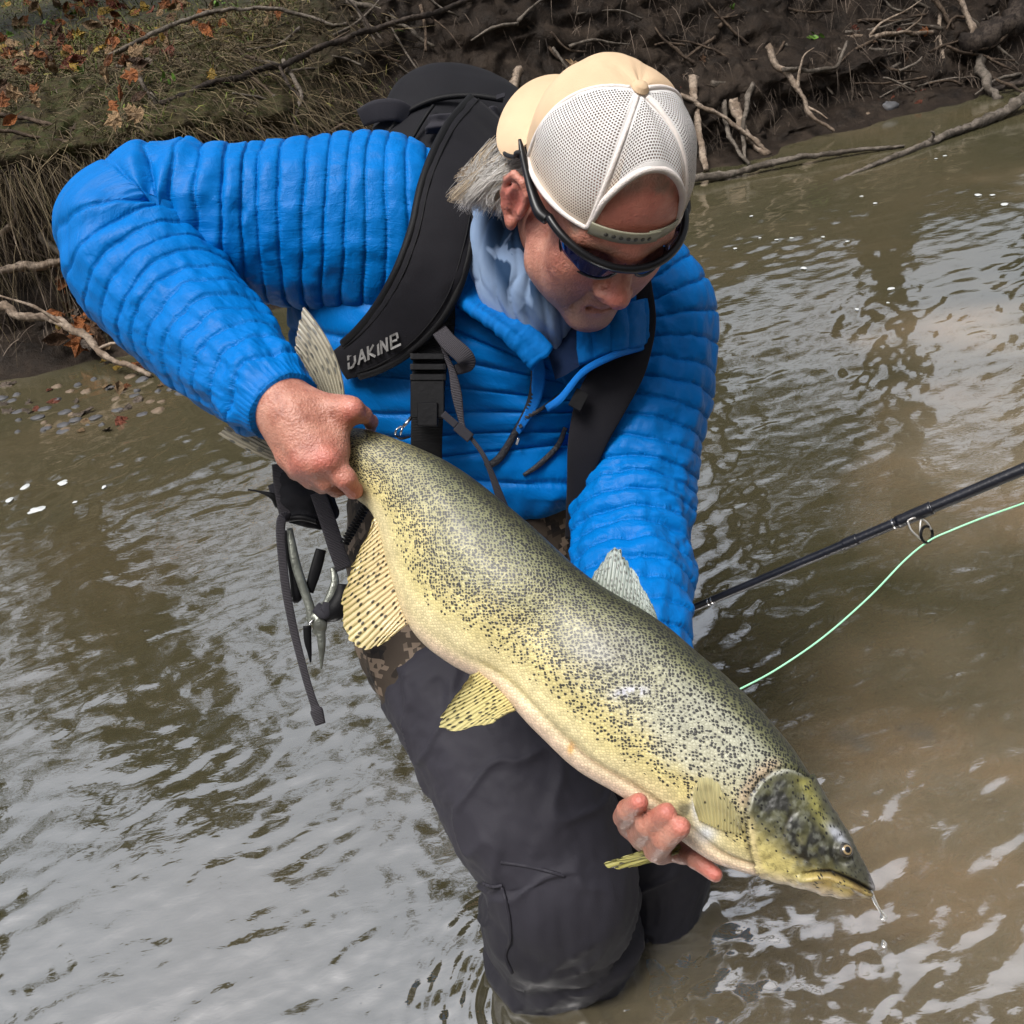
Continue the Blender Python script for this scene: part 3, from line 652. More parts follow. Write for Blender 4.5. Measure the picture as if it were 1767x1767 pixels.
# ------------------------------------------------------------------ trees on the bank, above the picture, mirrored in the river; near-bank ones added to block low sky
M_LEAFT = vcol('tree_leaf', .6)
def tree(x, n, h, r, nl, seed, label, lean=(0, 0), ls=1.0, f0=.22, nb=30):
    R = np.random.default_rng(seed); b = bankpt(np.array(float(x)), np.array(float(n))); b[2] -= .1
    root = empty('bank_tree', b, label, 'tree', None)
    tip = []; p = b.copy(); pts = []
    for k in range(9):
        f = k / 8; pts.append(np.r_[p, r * (1 - .8 * f)]); p = p + np.array([lean[0] + R.normal() * .10, lean[1] + R.normal() * .10, h / 8])
    pts = np.array(pts); wtube(pts, 'trunk', B_DARK, root, 28, 10)
    parts = []
    for k in range(nb):
        f = R.uniform(f0, 1); i = f * 8; j = int(min(i, 7)); a = pts[j] + (pts[j + 1] - pts[j]) * (i - j); L = h * R.uniform(.16, .42) * (1.1 - f * .6)
        d = nrm(np.array([R.normal(), R.normal(), R.uniform(.0, .8)])); q = [np.r_[a[:3], a[3] * .55]]
        for m_ in range(4):
            d = nrm(d + R.normal(size=3) * .22 + [0, 0, .03]); q.append(np.r_[q[-1][:3] + d * L / 4, a[3] * .5 * (1 - (m_ + 1) / 4.6)]); tip.append((q[-1][:3], L / 4))
        parts.append(Tube(None, 9, 5, world=np.c_[np.array(q), np.array(q)[:, 3]]))
    V, F, U = joinv(parts); mesh('limbs', V, F, B_DARK, root, uv=U)
    ti = R.integers(len(tip), size=nl); c = np.array([tip[i][0] for i in ti]) + R.normal(size=(nl, 3)) * np.array([tip[i][1] for i in ti])[:, None] * .55
    # keep the crown's leaves above the turf
    c[:, 2] = np.maximum(c[:, 2], 1.9)
    a = nrm(R.normal(size=(nl, 3))); e = nrm(np.cross(a, R.normal(size=(nl, 3)))); s = R.uniform(.035, .08, (nl, 1)) * ls
    V = np.stack([c - a * s, c + e * s * .55, c + a * s, c - e * s * .55], 1).reshape(-1, 3)
    pal = np.array([(.08, .05, .018), (.12, .07, .025), (.05, .055, .016), (.04, .04, .016)])
    mesh('crown', V, np.arange(nl * 4).reshape(-1, 4), M_LEAFT, root, col=np.repeat(pal[R.choice(4, nl)], 4, 0))
for k in range(46):
    px, py = random.uniform(0, 330), random.uniform(655, 742)
    rx_ = random.uniform(5, 13); tn = random.random() < .33; ds = ('small ' if rx_ < 7.5 else 'large ' if rx_ > 10.5 else '') + ('tan' if tn else 'grey')
    stone(px, py - (px - 150) * .12, rx_, random.uniform(2.5, 4.5), f'{ds} wet cobble breaking the surface of the left riffle', M_STONE2 if tn else M_STONE, f'{ds} cobbles in the left riffle')
tree(-3.6, 3.2, 5.0, .17, 6000, 1, 'low leafy tree on the bank behind the turf', (-.02, .02), 1.2)
tree(-.6, 2.6, 5.2, .20, 6000, 2, 'thick trunked leafy tree on the bank behind the mud wall', (0, 0), 1.2)
tree(1.6, 2.2, 8.5, .18, 9000, 3, 'tall leafy tree on the bank behind the roots, leaning over the river', (.05, -.16), 1.4)
tree(3.6, 1.9, 8.5, .22, 12000, 4, 'big leafy tree above the broken log, leaning far over the river', (-.02, -.30), 1.5)
tree(5.6, 2.0, 9.0, .22, 9000, 5, 'wide leafy tree farther along the right bank', (-.08, -.2), 1.5)
tree(-6.4, 2.2, 5.5, .2, 5000, 6, 'wide leafy tree farther along the left bank', (0, 0), 1.3)
for i, (x, n, h, lb) in enumerate(((-4.5, -9.5, 7.0, 'unseen leafy tree added to block low sky light, near bank upstream of the angler'), (-1.8, -11.5, 8.0, 'tall unseen leafy tree added to block low sky light, near bank facing the angler'), (1.2, -12.0, 8.5, 'broad unseen leafy tree added to block low sky light, near bank facing the angler'), (4.2, -10.5, 8.0, 'unseen leafy tree added to block low sky light, near bank downstream of the angler'), (7.0, -9.0, 7.5, 'wide unseen leafy tree added to block low sky light, near bank beyond the shallow bar'), (-7.5, -8.0, 7.5, 'wide unseen leafy tree added to block low sky light, near bank above the riffle'))):
    tree(x, n, h, .2, 7000, 20 + i, lb, (0, 0), 1.7, .15, 36)  # unseen trees added behind the camera to block horizon light and deepen undersides
# ------------------------------------------------------------------ salmon
ST = np.array([  # dorsal px,py, belly px,py, depth, thickness ratio
 (545, 745, 530, 808, 1.045, .55), (590, 738, 565, 822, 1.03, .55), (645, 744, 612, 858, 1.015, .56), (720, 772, 646, 892, 1.0, .55), (800, 815, 670, 985, .985, .52), (880, 878, 706, 1078, .965, .50), (960, 948, 772, 1142, .945, .50),
 (1030, 1006, 852, 1188, .93, .50), (1130, 1068, 925, 1262, .91, .50), (1215, 1136, 1000, 1331, .895, .50), (1300, 1214, 1078, 1378, .88, .50), (1362, 1280, 1152, 1432, .868, .51), (1404, 1342, 1225, 1484, .858, .52),
 (1440, 1398, 1300, 1509, .85, .54), (1470, 1446, 1375, 1531, .844, .56), (1492, 1487, 1440, 1548, .84, .62), (1505, 1515, 1484, 1550, .838, .75), (1510, 1532, 1500, 1546, .838, .9)], float)
NV, NU = 430, 180
K = crom(ST, NV)
TT, BB, DD, RR = K[:, :2], K[:, 2:4], K[:, 4], K[:, 5]
pt = np.array([P(a, b, d) for (a, b), d in zip(TT, DD)]); pb = np.array([P(a, b, d) for (a, b), d in zip(BB, DD)])
cen = (pt + pb) / 2; ax1 = (pt - pb) / 2; hh = np.linalg.norm(ax1, axis=1)
slen = np.r_[0, np.cumsum(np.linalg.norm(np.diff(cen, axis=0), axis=1))]
tg = nrm(np.gradient(cen, axis=0)); n2 = nrm(np.cross(tg, ax1)); n2 = np.where(((CAM - cen) * n2).sum(1, keepdims=True) < 0, -n2, n2)
th = np.arange(NU) / NU * 2 * np.pi
y = np.cos(th); x = np.sign(np.sin(th)) * np.abs(np.sin(th)) ** .88 * (1 + .12 * y - .05 * y * y)
Vf = cen[:, None] + ax1[:, None] * y[None, :, None] + n2[:, None] * (hh * RR)[:, None, None] * x[None, :, None]
Nf = nrm(ax1[:, None] * (y[None, :, None] / hh[:, None, None] ** 2) + n2[:, None] * (x[None, :, None] / (hh * RR)[:, None, None]))
tv = np.repeat(((1 - y) / 2)[None], NV, 0)                       # 0 dorsal .. 1 belly
SX = TT[:, None, 0] + (BB - TT)[:, None, 0] * tv; SY = TT[:, None, 1] + (BB - TT)[:, None, 1] * tv   # side-view position, the same on both flanks
sv = np.repeat(np.linspace(0, 1, NV)[:, None], NU, 1)
def pld(poly, X, Y):                   # distance to polyline and signed side
    best = np.full(X.shape, 1e9); side = np.zeros(X.shape); par = np.zeros(X.shape)
    for i in range(len(poly) - 1):
        a = np.array(poly[i], float); b = np.array(poly[i + 1], float); e = b - a
        t = np.clip(((X - a[0]) * e[0] + (Y - a[1]) * e[1]) / (e @ e), 0, 1); dx = X - a[0] - t * e[0]; dy = Y - a[1] - t * e[1]; d = np.hypot(dx, dy)
        m = d < best; best = np.where(m, d, best); side = np.where(m, np.sign(e[0] * dy - e[1] * dx), side); par = np.where(m, (i + t) / (len(poly) - 1), par)
    return best, side, par
GILL = [(1392, 1342), (1372, 1331), (1352, 1325), (1326, 1331), (1306, 1346), (1291, 1370), (1284, 1405), (1288, 1440), (1293, 1465), (1302, 1495), (1321, 1521)]
PREOP = [(1368, 1395), (1352, 1412), (1346, 1440), (1356, 1462), (1385, 1478)]
MOUTH = [(1383, 1503), (1403, 1500), (1426, 1498), (1445, 1504), (1471, 1516), (1491, 1527), (1512, 1541)]
EYE = np.array([1450, 1461])
gd, gs, gp = pld(GILL, SX, SY); md, ms, mp_ = pld(MOUTH, SX, SY); pd, ps, _ = pld(PREOP, SX, SY)
head = ((gs < 0) & (SX > 1270)).astype(float)
if head[int(NV * .97), NU // 4] < .5: head = ((gs > 0) & (SX > 1270)).astype(float)
head = np.where(SX > 1400, 1, head)
ed = np.hypot(SX - EYE[0], SY - EYE[1])
DSP = .0026 * head * np.exp(-gd / 16) - .004 * (1 - head) * np.exp(-(gd / 5) ** 2) * (SX > 1250)
DSP += -.0075 * np.exp(-(md / 3.2) ** 2) + .003 * np.exp(-((md - 9) / 6) ** 2) * (ms > 0)
DSP += -.0016 * np.exp(-(pd / 3) ** 2)
DSP += .0035 * np.exp(-(ed / 17) ** 2) - .002 * np.exp(-((ed - 20) / 5) ** 2)
DSP += head * .0012 * fbm(np.stack([SX * .05, SY * .05, SX * 0], -1), 3, 4)
lat = (1 - head) * sst(.05, .12, sv)
DSP += lat * (.0012 * fbm(np.stack([sv * 9, tv * 4, tv * 0], -1), 2, 6)) - lat * .0035 * np.exp(-((tv - .90) / .03) ** 2) * sst(.3, .5, sv)
Vf = Vf + Nf * DSP[..., None]
# colour of the skin
def mixc(a, b, f): return a + (np.asarray(b) - a) * f[..., None]
nz = fbm(np.stack([SX * .012, SY * .012, SX * 0], -1), 4, 11); nz2 = fbm(np.stack([SX * .05, SY * .05, SX * 0 + 4], -1), 3, 12)
C = np.zeros(SX.shape + (3,)) + np.array((.05, .053, .022))
C = mixc(C, (.17, .175, .08), sst(.04, .15, tv)); C = mixc(C, (.37, .345, .17), sst(.12, .34, tv + nz * .05)); C = mixc(C, (.60, .51, .215), sst(.38, .64, tv + nz * .07))
C = mixc(C, (.70, .60, .34), sst(.70, .88, tv + nz * .03)); C = mixc(C, (.74, .56, .42), sst(.88, .97, tv) * sst(.2, .4, sv))
silver = np.exp(-((sv - .70) / .13) ** 2) * sst(.10, .22, tv) * (1 - sst(.52, .74, tv + nz * .1))
C = mixc(C, (.44, .45, .39), np.clip(silver * .7, 0, .62))
grey = np.exp(-((SX - 1050) / 60) ** 2 - ((SY - 1130) / 35) ** 2) * .5 + np.exp(-((SX - 1090) / 24) ** 2 - ((SY - 1196) / 10) ** 2) * .5; C = mixc(C, (.30, .30, .31), np.clip(grey + .15 * nz2 * grey, 0, 1))
scar = np.exp(-((SX - 1092 + (SY - 1196)) / 22) ** 2 - ((SY - 1196) / 8) ** 2); C = mixc(C, (.62, .62, .72), np.clip(scar * 1.6 * (nz2 > -.1), 0, .9))
orange = np.exp(-((SX - 988) / 5) ** 2 - ((SY - 1290) / 9) ** 2); C = mixc(C, (.75, .38, .06), np.clip(orange, 0, .7))
C = mixc(C, (.50, .43, .20), np.clip((1 - sst(.1, .2, sv)) * .4, 0, 1))
belly_line = np.exp(-((tv - .905) / .012) ** 2) * sst(.5, .62, sv) * (1 - head); C = mixc(C, (.42, .27, .17), belly_line * .7)
gp_patch = np.exp(-((SX - 1180) / 14) ** 2 - ((SY - 1395) / 12) ** 2); C = mixc(C, (.10, .095, .06), np.clip(gp_patch * (1 + nz2), 0, .85))
white = np.exp(-((SX - 1215) / 18) ** 2 - ((SY - 1435) / 16) ** 2) + np.exp(-((SX - 1200) / 8) ** 2 - ((SY - 1390) / 22) ** 2); C = mixc(C, (.72, .75, .80), np.clip(white * .9, 0, .85))
# head
ht = (SY - 1330) / 200
hd = np.zeros(C.shape) + np.array((.66, .56, .21))
up_ = sst(-38, 60, (SX - 1300) * .62 - (SY - 1455) + 10 * nz2 + 22 * nz)          # upper, darker half of the head
hd = mixc(hd, (.095, .095, .045), up_)
dark = np.exp(-((SX - 1335) / 42) ** 2 - ((SY - 1378) / 34) ** 2) + .9 * np.exp(-((SX - 1385) / 34) ** 2 - ((SY - 1435) / 34) ** 2) + .8 * np.exp(-((SX - 1405) / 40) ** 2 - ((SY - 1472) / 16) ** 2)
hd = mixc(hd, (.012, .012, .011), np.clip(dark * (1.3 + 1.5 * nz2), 0, .95)); hd = mixc(hd, (.26, .27, .22), np.clip(sst(.35, .6, fbm(np.stack([SX * .11, SY * .11, SX * 0 + 9], -1), 3, 15)) * dark, 0, .30))
olive = np.exp(-((SX - 1400 - (SY - 1380) * .55) / 14) ** 2) * sst(1330, 1350, SY) * (1 - sst(1420, 1445, SY)); hd = mixc(hd, (.30, .28, .075), np.clip(olive * .8, 0, 1))
hd = mixc(hd, (.06, .06, .045), sst(1425, 1460, SX + (1470 - SY) * .35) * (1 - sst(1512, 1530, SY)) * .85 * up_)
jaw = ((ms > 0) & (md < 60)) * sst(1375, 1400, SX) * 1.0; hd = mixc(hd, (.52, .40, .13), jaw * .8); hd = mixc(hd, (.20, .13, .05), jaw * np.clip(np.exp(-((SX - 1475) / 12) ** 2) + .5 * (nz2 > .25), 0, .8))
hd = mixc(hd, (.60, .50, .40), np.clip(sst(1522, 1545, SY + (1440 - SX) * .28) * (1 - sst(1450, 1480, SX)) * .7, 0, 1))
eyew = np.exp(-((SX - 1438) / 15) ** 2 - ((SY - 1434 - (SX - 1438) * .7) / 9) ** 2); hd = mixc(hd, (.45, .47, .52), np.clip(eyew * 1.3, 0, .9))
snout = sst(1492, 1503, SX) * (1 - sst(1530, 1536, SY)); hd = mixc(hd, (.30, .29, .33), snout * .7)
rim = np.exp(-((gd - 2.0) / 2.6) ** 2) * sst(.02, .12, gp) * (1 - sst(.45, .62, gp)); hd = mixc(hd, (.52, .53, .48), np.clip(rim * 1.0 * (.75 + .5 * nz2), 0, .8))
hd = mixc(hd, (.70, .58, .30), np.clip(np.exp(-((gd - 6) / 6) ** 2) * sst(.55, .7, gp), 0, .8))
hsoft = np.where(SX > 1270, sst(-9, 9, np.where(head > .5, gd, -gd)), 0)
C = C * (1 - hsoft[..., None]) + hd * hsoft[..., None]
groove = (1 - head) * np.exp(-(gd / 5) ** 2) * (SX > 1262) * sst(.25, .35, gp) + head * np.exp(-(pd / 2.2) ** 2) * .5
C = mixc(C, (.06, .05, .035), np.clip(groove, 0, .9)); C = mixc(C, (.48, .36, .24), np.clip((1 - head) * np.exp(-((gd - 12) / 9) ** 2) * sst(.2, .3, gp) * (1 - sst(.5, .6, gp)), 0, .8))
C = mixc(C, (.008, .007, .008), np.clip(np.exp(-(md / 3.0) ** 2) * sst(1385, 1420, SX) * 1.2, 0, .97))
C = np.clip(C * .90 * (1 + .10 * nz2[..., None]), 0, 1)
dens = (1 - sst(.40, .80, tv + .05 * nz)) * .80 + .30 * (1 - sst(.70, .80, tv)); dens *= 1 - .55 * silver
dens = np.clip(dens, 0, .88) * (1 - head); dens += head * .22 * up_ * (1 - np.clip(dark, 0, 1))
dens *= (1 - .9 * np.clip(white + scar, 0, 1))
arc = np.abs(th - np.pi); ringarc = np.cumsum(np.r_[0, np.hypot(np.diff(y), np.diff(x) * .5)])      # unit half-height arc
ra = np.minimum(ringarc, ringarc[-1] - ringarc)
uvf = np.stack([np.repeat(slen[:, None], NU, 1), ra[None] * (hh[:, None] * .55 + .045)], -1)
def fish_mat():
    t = NT('salmon_skin'); u = t.n('ShaderNodeUVMap').outputs[0]
    sk = t.attr('scaly'); base = t.attr('Col', 'Color'); dn = t.attr('dens')
    wob = t.n('ShaderNodeVectorMath', operation='MULTIPLY_ADD'); nzc = t.noise(u, 40, 2, out=1); t.l(nzc, wob.inputs[0]); wob.inputs[1].default_value = (.006, .006, 0); t.l(u, wob.inputs[2])
    mp = t.n('ShaderNodeMapping'); t.l(wob.outputs[0], mp.inputs[0]); mp.inputs['Rotation'].default_value = (0, 0, math.radians(45)); mp.inputs['Scale'].default_value = (1, 1, 1)
    v = t.voro(mp.outputs[0], 320, .6, 'F1', '2D'); ve = t.voro(mp.outputs[0], 320, .6, 'DISTANCE_TO_EDGE', '2D')
    sep = t.n('ShaderNodeSeparateColor'); t.l(v.outputs['Color'], sep.inputs[0])
    # scale: lighter middle, darker rear margin
    rel = t.n('ShaderNodeVectorMath', operation='SUBTRACT'); t.l(mp.outputs[0], rel.inputs[0]); t.l(v.outputs['Position'], rel.inputs[1])
    edge = t.ramp(ve.outputs[0], [(.0, 1.), (.13, .25), (.3, 0.)])
    tone = t.math('MULTIPLY_ADD', sep.outputs[1], .3, .85)
    cc = t.n('ShaderNodeCombineColor'); [t.l(tone, cc.inputs[i]) for i in range(3)]; col = t.mix(sk, base, t.mix(1.0, base, cc.outputs[0], 'MULTIPLY'))
    col = t.mix(t.math('MULTIPLY', t.math('MULTIPLY', edge, .34), sk), col, (.10, .095, .055))
    # pepper spots sitting on scales; patchy, uneven size
    pn = t.noise(u, 60, 3, .6); dd = t.math('MULTIPLY', dn, t.math('MULTIPLY_ADD', pn, 1.3, .42))
    on = t.math('LESS_THAN', sep.outputs[0], dd)
    rad = t.math('MULTIPLY_ADD', sep.outputs[2], .26, .20)
    ds = t.math('ADD', v.outputs['Distance'], t.math('MULTIPLY_ADD', t.noise(u, 700, 3), .55, -.28))
    sp = t.math('MULTIPLY', on, t.math('SUBTRACT', 1.0, t.math('DIVIDE', t.math('SUBTRACT', ds, rad), .10), clamp=True), clamp=True)
    col = t.mix(t.math('MULTIPLY', sp, .97), col, (.008, .008, .008))
    # scratches and smudges on the head
    hx = t.math('SUBTRACT', 1.0, sk); sm = t.ramp(t.noise(u, 140, 5, .75, 1.5), [(.5, 0.), (.68, 1.)]); col = t.mix(t.math('MULTIPLY', t.math('MULTIPLY', sm, hx), .6), col, (.018, .018, .014))
    h = t.math('SUBTRACT', t.math('MULTIPLY', t.math('POWER', ve.outputs[0], .5), sk), t.math('MULTIPLY', v.outputs['Distance'], .4))
    bp = t.bump(h, .0006, .45); bp = t.bump(t.noise(u, 300, 3), .0008, .5, bp)
    ro = t.math('MULTIPLY_ADD', pn, .22, .36)
    t.pbr(col, ro, bp, .55, Coat_Weight=.12, Coat_Roughness=.2)
    return t.m
FISH = empty('fish', P(560, 800, 1.03), 'large spotted yellow silver salmon held out by the man above the river', 'fish')
V2 = np.vstack([Vf.reshape(-1, 3), Vf[0].mean(0), Vf[-1].mean(0)]); j = np.arange(NU); j2 = (j + 1) % NU; n0 = NV * NU
Q = [tuple(q) for q in gridq(NV, NU, True)] + [(n0, b, a) for a, b in zip(j, j2)] + [(n0 + 1, (NV - 1) * NU + a, (NV - 1) * NU + b) for a, b in zip(j, j2)]
ap = lambda a: np.r_[a.ravel(), a.ravel()[0], a.ravel()[-1]]
uv2 = np.vstack([uvf.reshape(-1, 2), uvf[0, 0], uvf[-1, 0]]); c2 = np.vstack([C.reshape(-1, 3), C[0, 0], C[-1, 0]])
fbody = mesh('body', V2, Q, fish_mat(), FISH, uv=uv2, col=c2, att={'dens': ap(dens), 'scaly': ap((1 - head) * sst(0, .02, sv))})
def flank(px, py, lift=0.0, near=True):  # world point on the near flank at a side-view position
    d = (SX - px) ** 2 + (SY - py) ** 2; d = np.where((np.sin(th) > 0)[None] if near else (np.sin(th) < 0)[None], d, 1e9); i, k = np.unravel_index(np.argmin(d), d.shape)
    return Vf[i, k] + Nf[i, k] * lift, Nf[i, k]
if ((flank(1000, 1150)[1]) @ (CAM - cen[150])) < 0: _near = False
# eye
M_EYE = NT('fish_eye'); _v = M_EYE.attr('ring'); M_EYE.pbr(M_EYE.ramp(_v, [(.0, (.004, .004, .006)), (.40, (.004, .004, .006)), (.46, (.30, .21, .10)), (.62, (.22, .16, .085)), (.72, (.03, .028, .025)), (1, (.05, .045, .04))]), .08, None, .8, Coat_Weight=.5); M_EYE = M_EYE.m
for near in (True, False):
    c, nn = flank(*EYE, -.0022, near); u_, v_ = np.meshgrid(np.linspace(0, 2 * np.pi, 28, endpoint=False), np.linspace(0, 1.45, 16)); a = nrm(np.cross(nn, [0, 0, 1])); b = np.cross(nn, a); r = .0061
    V = c + r * (np.cos(v_)[..., None] * nn * .75 + np.sin(v_)[..., None] * (np.cos(u_)[..., None] * a + np.sin(u_)[..., None] * b))
    mesh('eye', V.reshape(-1, 3), gridq(16, 28, True), M_EYE, FISH, att={'ring': (np.sin(v_)).ravel()})
# fins
def fin_mat(name, c_in, c_out, dotc=(.02, .02, .015), dots=.5, rays=16, alpha=.0, rayk=.45):
    t = NT(name); u = t.n('ShaderNodeUVMap').outputs[0]; s = t.n('ShaderNodeSeparateXYZ'); t.l(u, s.inputs[0])
    n = t.noise(u, 6, 4, .6); uu = t.math('ADD', s.outputs[0], t.math('MULTIPLY_ADD', n, .02, -.01))
    fr = t.math('FRACT', t.math('MULTIPLY', uu, rays)); ri = t.math('FLOOR', t.math('MULTIPLY', uu, rays)); dr = t.math('ABSOLUTE', t.math('SUBTRACT', fr, .5))
    col = t.mix(s.outputs[1], c_in, c_out); col = t.mix(t.math('MULTIPLY', t.ramp(dr, [(.0, 1.), (.22, 1.), (.34, 0.)]), rayk), col, tuple(min(1, q * 1.5 + .05) for q in c_in))
    col = t.mix(t.math('MULTIPLY', n, .3), col, tuple(q * .5 for q in c_out))
    # fine branching toward the margin
    f2 = t.math('ABSOLUTE', t.math('SUBTRACT', t.math('FRACT', t.math('MULTIPLY', uu, rays * 3)), .5)); ln = t.math('MULTIPLY', t.ramp(f2, [(.36, 0.), (.48, 1.)]), t.math('MULTIPLY', s.outputs[1], .5)); col = t.mix(ln, col, tuple(q * .3 for q in c_out))
    # rows of dark dashes on the membrane between rays
    cv = t.n('ShaderNodeCombineXYZ'); t.l(t.math('MULTIPLY', uu, rays), cv.inputs[0]); t.l(t.math('MULTIPLY', s.outputs[1], 9), cv.inputs[1])
    of = t.n('ShaderNodeVectorMath', operation='ADD'); t.l(cv.outputs[0], of.inputs[0]); of.inputs[1].default_value = (.5, 0, 0)
    v = t.voro(of.outputs[0], 1.0, .8, 'F1', '2D'); sp = t.n('ShaderNodeSeparateColor'); t.l(v.outputs['Color'], sp.inputs[0])
    m = t.math('MULTIPLY', t.math('LESS_THAN', sp.outputs[0], dots), t.ramp(v.outputs['Distance'], [(.22, 1.), (.36, 0.)])); col = t.mix(t.math('MULTIPLY', m, .92), col, dotc)
    h = t.ramp(dr, [(.0, 1.), (.25, .9), (.5, 0.)])
    b = t.pbr(col, .4, t.bump(h, .0007, .6), .5, Coat_Weight=.2)
    b.inputs['Subsurface Weight'].default_value = .15; b.inputs['Subsurface Radius'].default_value = (.004, .003, .002)
    return t.m
def fin(name, base, outer, m, nb=30, nl=90, th=.0016, wave=.0012, rays=16, bow=.0, parent=None, mid=None):
    A = crom(np.array(base, float), nl); Bq = crom(np.array(outer, float), nl); f = np.linspace(0, 1, nb)[:, None, None]
    G = A[None] * (1 - f) + Bq[None] * f
    if mid is not None:
        Mq = crom(np.array(mid, float), nl); Mc = 2 * Mq - .5 * (A + Bq); G = A[None] * (1 - f) ** 2 + 2 * Mc[None] * f * (1 - f) + Bq[None] * f * f
    u, v = np.meshgrid(np.linspace(0, 1, nl), np.linspace(0, 1, nb))
    G[..., 2] += bow * np.sin(v * 1.57) * np.sin(u * 3.14) 
    S = CAM + (FWD + RT * ((G[..., :1] - CPX) / FPX) - UP * ((G[..., 1:2] - CPX) / FPX)) * G[..., 2:3]
    # ragged margin
    S = S + nrm(S[-1] - S[0])[None] * (v ** 6 * .0022 * fbm(np.stack([u * rays * 1.3, u * 0, u * 0], -1), 2, 5))[..., None]
    N = nrm(np.cross(np.gradient(S, axis=1), np.gradient(S, axis=0)))
    S = S + N * (wave * np.cos(u * rays * 2 * np.pi) * (1 - .5 * v) + .004 * v * fbm(np.stack([u * 3, v * 1.5, u * 0], -1), 2, 8))[..., None]
    k = (th / 2 * (1.15 - v))[..., None]; V = np.vstack([(S + N * k).reshape(-1, 3), (S - N * k).reshape(-1, 3)]); q = gridq(nb, nl)
    uv = np.stack([u, v], -1).reshape(-1, 2); rim = []
    return mesh(name, V, np.vstack([q, q[:, ::-1] + nb * nl]), m, parent or FISH, uv=np.vstack([uv, uv]))
FM_Y = fin_mat('anal_fin_skin', (.58, .45, .26), (.40, .33, .10), dots=.5, rays=26)
FM_P = fin_mat('pelvic_fin_skin', (.56, .48, .20), (.42, .38, .17), dots=.5, rays=17)
FM_D = fin_mat('dorsal_fin_skin', (.16, .18, .14), (.22, .28, .27), dots=.6, rays=20)
FM_T = fin_mat('tail_fin_skin', (.21, .185, .12), (.17, .15, .11), dots=.45, rays=34)
FM_C = fin_mat('pectoral_fin_skin', (.50, .44, .21), (.46, .42, .22), dots=.06, rays=14, rayk=.25)
FM_F = fin_mat('far_pectoral_skin', (.34, .31, .09), (.26, .24, .06), dots=.5, rays=10)
fin('anal_fin', [(652, 882, .992), (668, 940, .985), (688, 1010, .975), (708, 1074, .965)], [(644, 905, .985), (606, 985, .965), (591, 1050, .955), (604, 1103, .95), (632, 1120, .95), (668, 1104, .955)], FM_Y, rays=26, nl=190, wave=.00035)
fin('pelvic_fin', [(826, 1158, .925), (862, 1192, .918), (890, 1226, .912)], [(812, 1168, .905), (782, 1212, .89), (759, 1252, .88), (800, 1257, .882), (846, 1243, .89)], FM_P, rays=17, nl=120, wave=.0003)
fin('dorsal_fin', [(1020, 1000, .935), (1080, 1042, .925), (1137, 1076, .915)], [(1030, 985, .94), (1052, 955, .945), (1066, 949, .945), (1084, 972, .94), (1108, 1012, .93), (1130, 1052, .92)], FM_D, rays=20, nl=130, wave=.0005)
fin('tail_fin', [(592, 742, 1.035), (582, 760, 1.035), (565, 790, 1.035), (545, 815, 1.035)], [(524, 528, 1.10), (509, 590, 1.085), (498, 650, 1.08), (455, 705, 1.085), (410, 728, 1.09), (370, 746, 1.095)], FM_T, nb=44, nl=240, rays=34, wave=.0006, mid=[(584, 628, 1.07), (556, 652, 1.065), (534, 694, 1.06), (505, 732, 1.06), (480, 766, 1.06), (456, 790, 1.065)])
pc = [PX(flank(*q, .002)[0]) for q in ((1206, 1408), (1240, 1424), (1276, 1432))]; po = [PX(flank(*q, .010)[0]) for q in ((1197, 1372), (1204, 1346), (1226, 1341), (1250, 1370), (1275, 1412))]
fin('pectoral_fin', pc, po, FM_C, rays=14, nl=60, bow=-.006)
fin('pectoral_fin', [(1172, 1456, .905), (1180, 1470, .90)], [(1098, 1472, .915), (1046, 1492, .925), (1078, 1499, .925), (1140, 1484, .91)], FM_F, rays=10, nl=50)
# hook and dripping water at the jaw
M_CLEAR = NT('clear_water'); M_CLEAR.pbr((.95, .97, .97), .02, None, .5, Transmission_Weight=.9, IOR=1.33); M_CLEAR = M_CLEAR.m
M_STEEL = simple('steel', (.55, .55, .56), .25, .1, 30, 0, spec=.5, Metallic=1.0)
drip = tag(wtube([np.r_[P(1503, 1536, .836), .0012], np.r_[P(1510, 1556, .836), .0016], np.r_[P(1518, 1570, .836), .0012], np.r_[P(1523, 1578, .836), .0022], np.r_[P(1525, 1583, .836), .0034], np.r_[P(1526, 1588, .836), .001]], 'water_drip', M_CLEAR, None, 40, 12), 'string of clear water dripping from the fish snout', 'water drop')
tag(wtube([np.r_[P(1523, 1622, .836), .0006], np.r_[P(1525, 1628, .836), .0026], np.r_[P(1526, 1633, .836), .0022], np.r_[P(1526, 1636, .836), .0005]], 'water_drop', M_CLEAR, None, 16, 12), 'single clear drop falling below the fish snout', 'water drop')
# ------------------------------------------------------------------ the angler
MAN = empty('person', np.r_[LEG1[:2], -.45] if 'LEG1' in globals() else (0, .83, -.45), 'man in blue quilted jacket, backward mesh cap and waders bending over the fish', 'person')
def px2m(r, d): return r * d / FPX
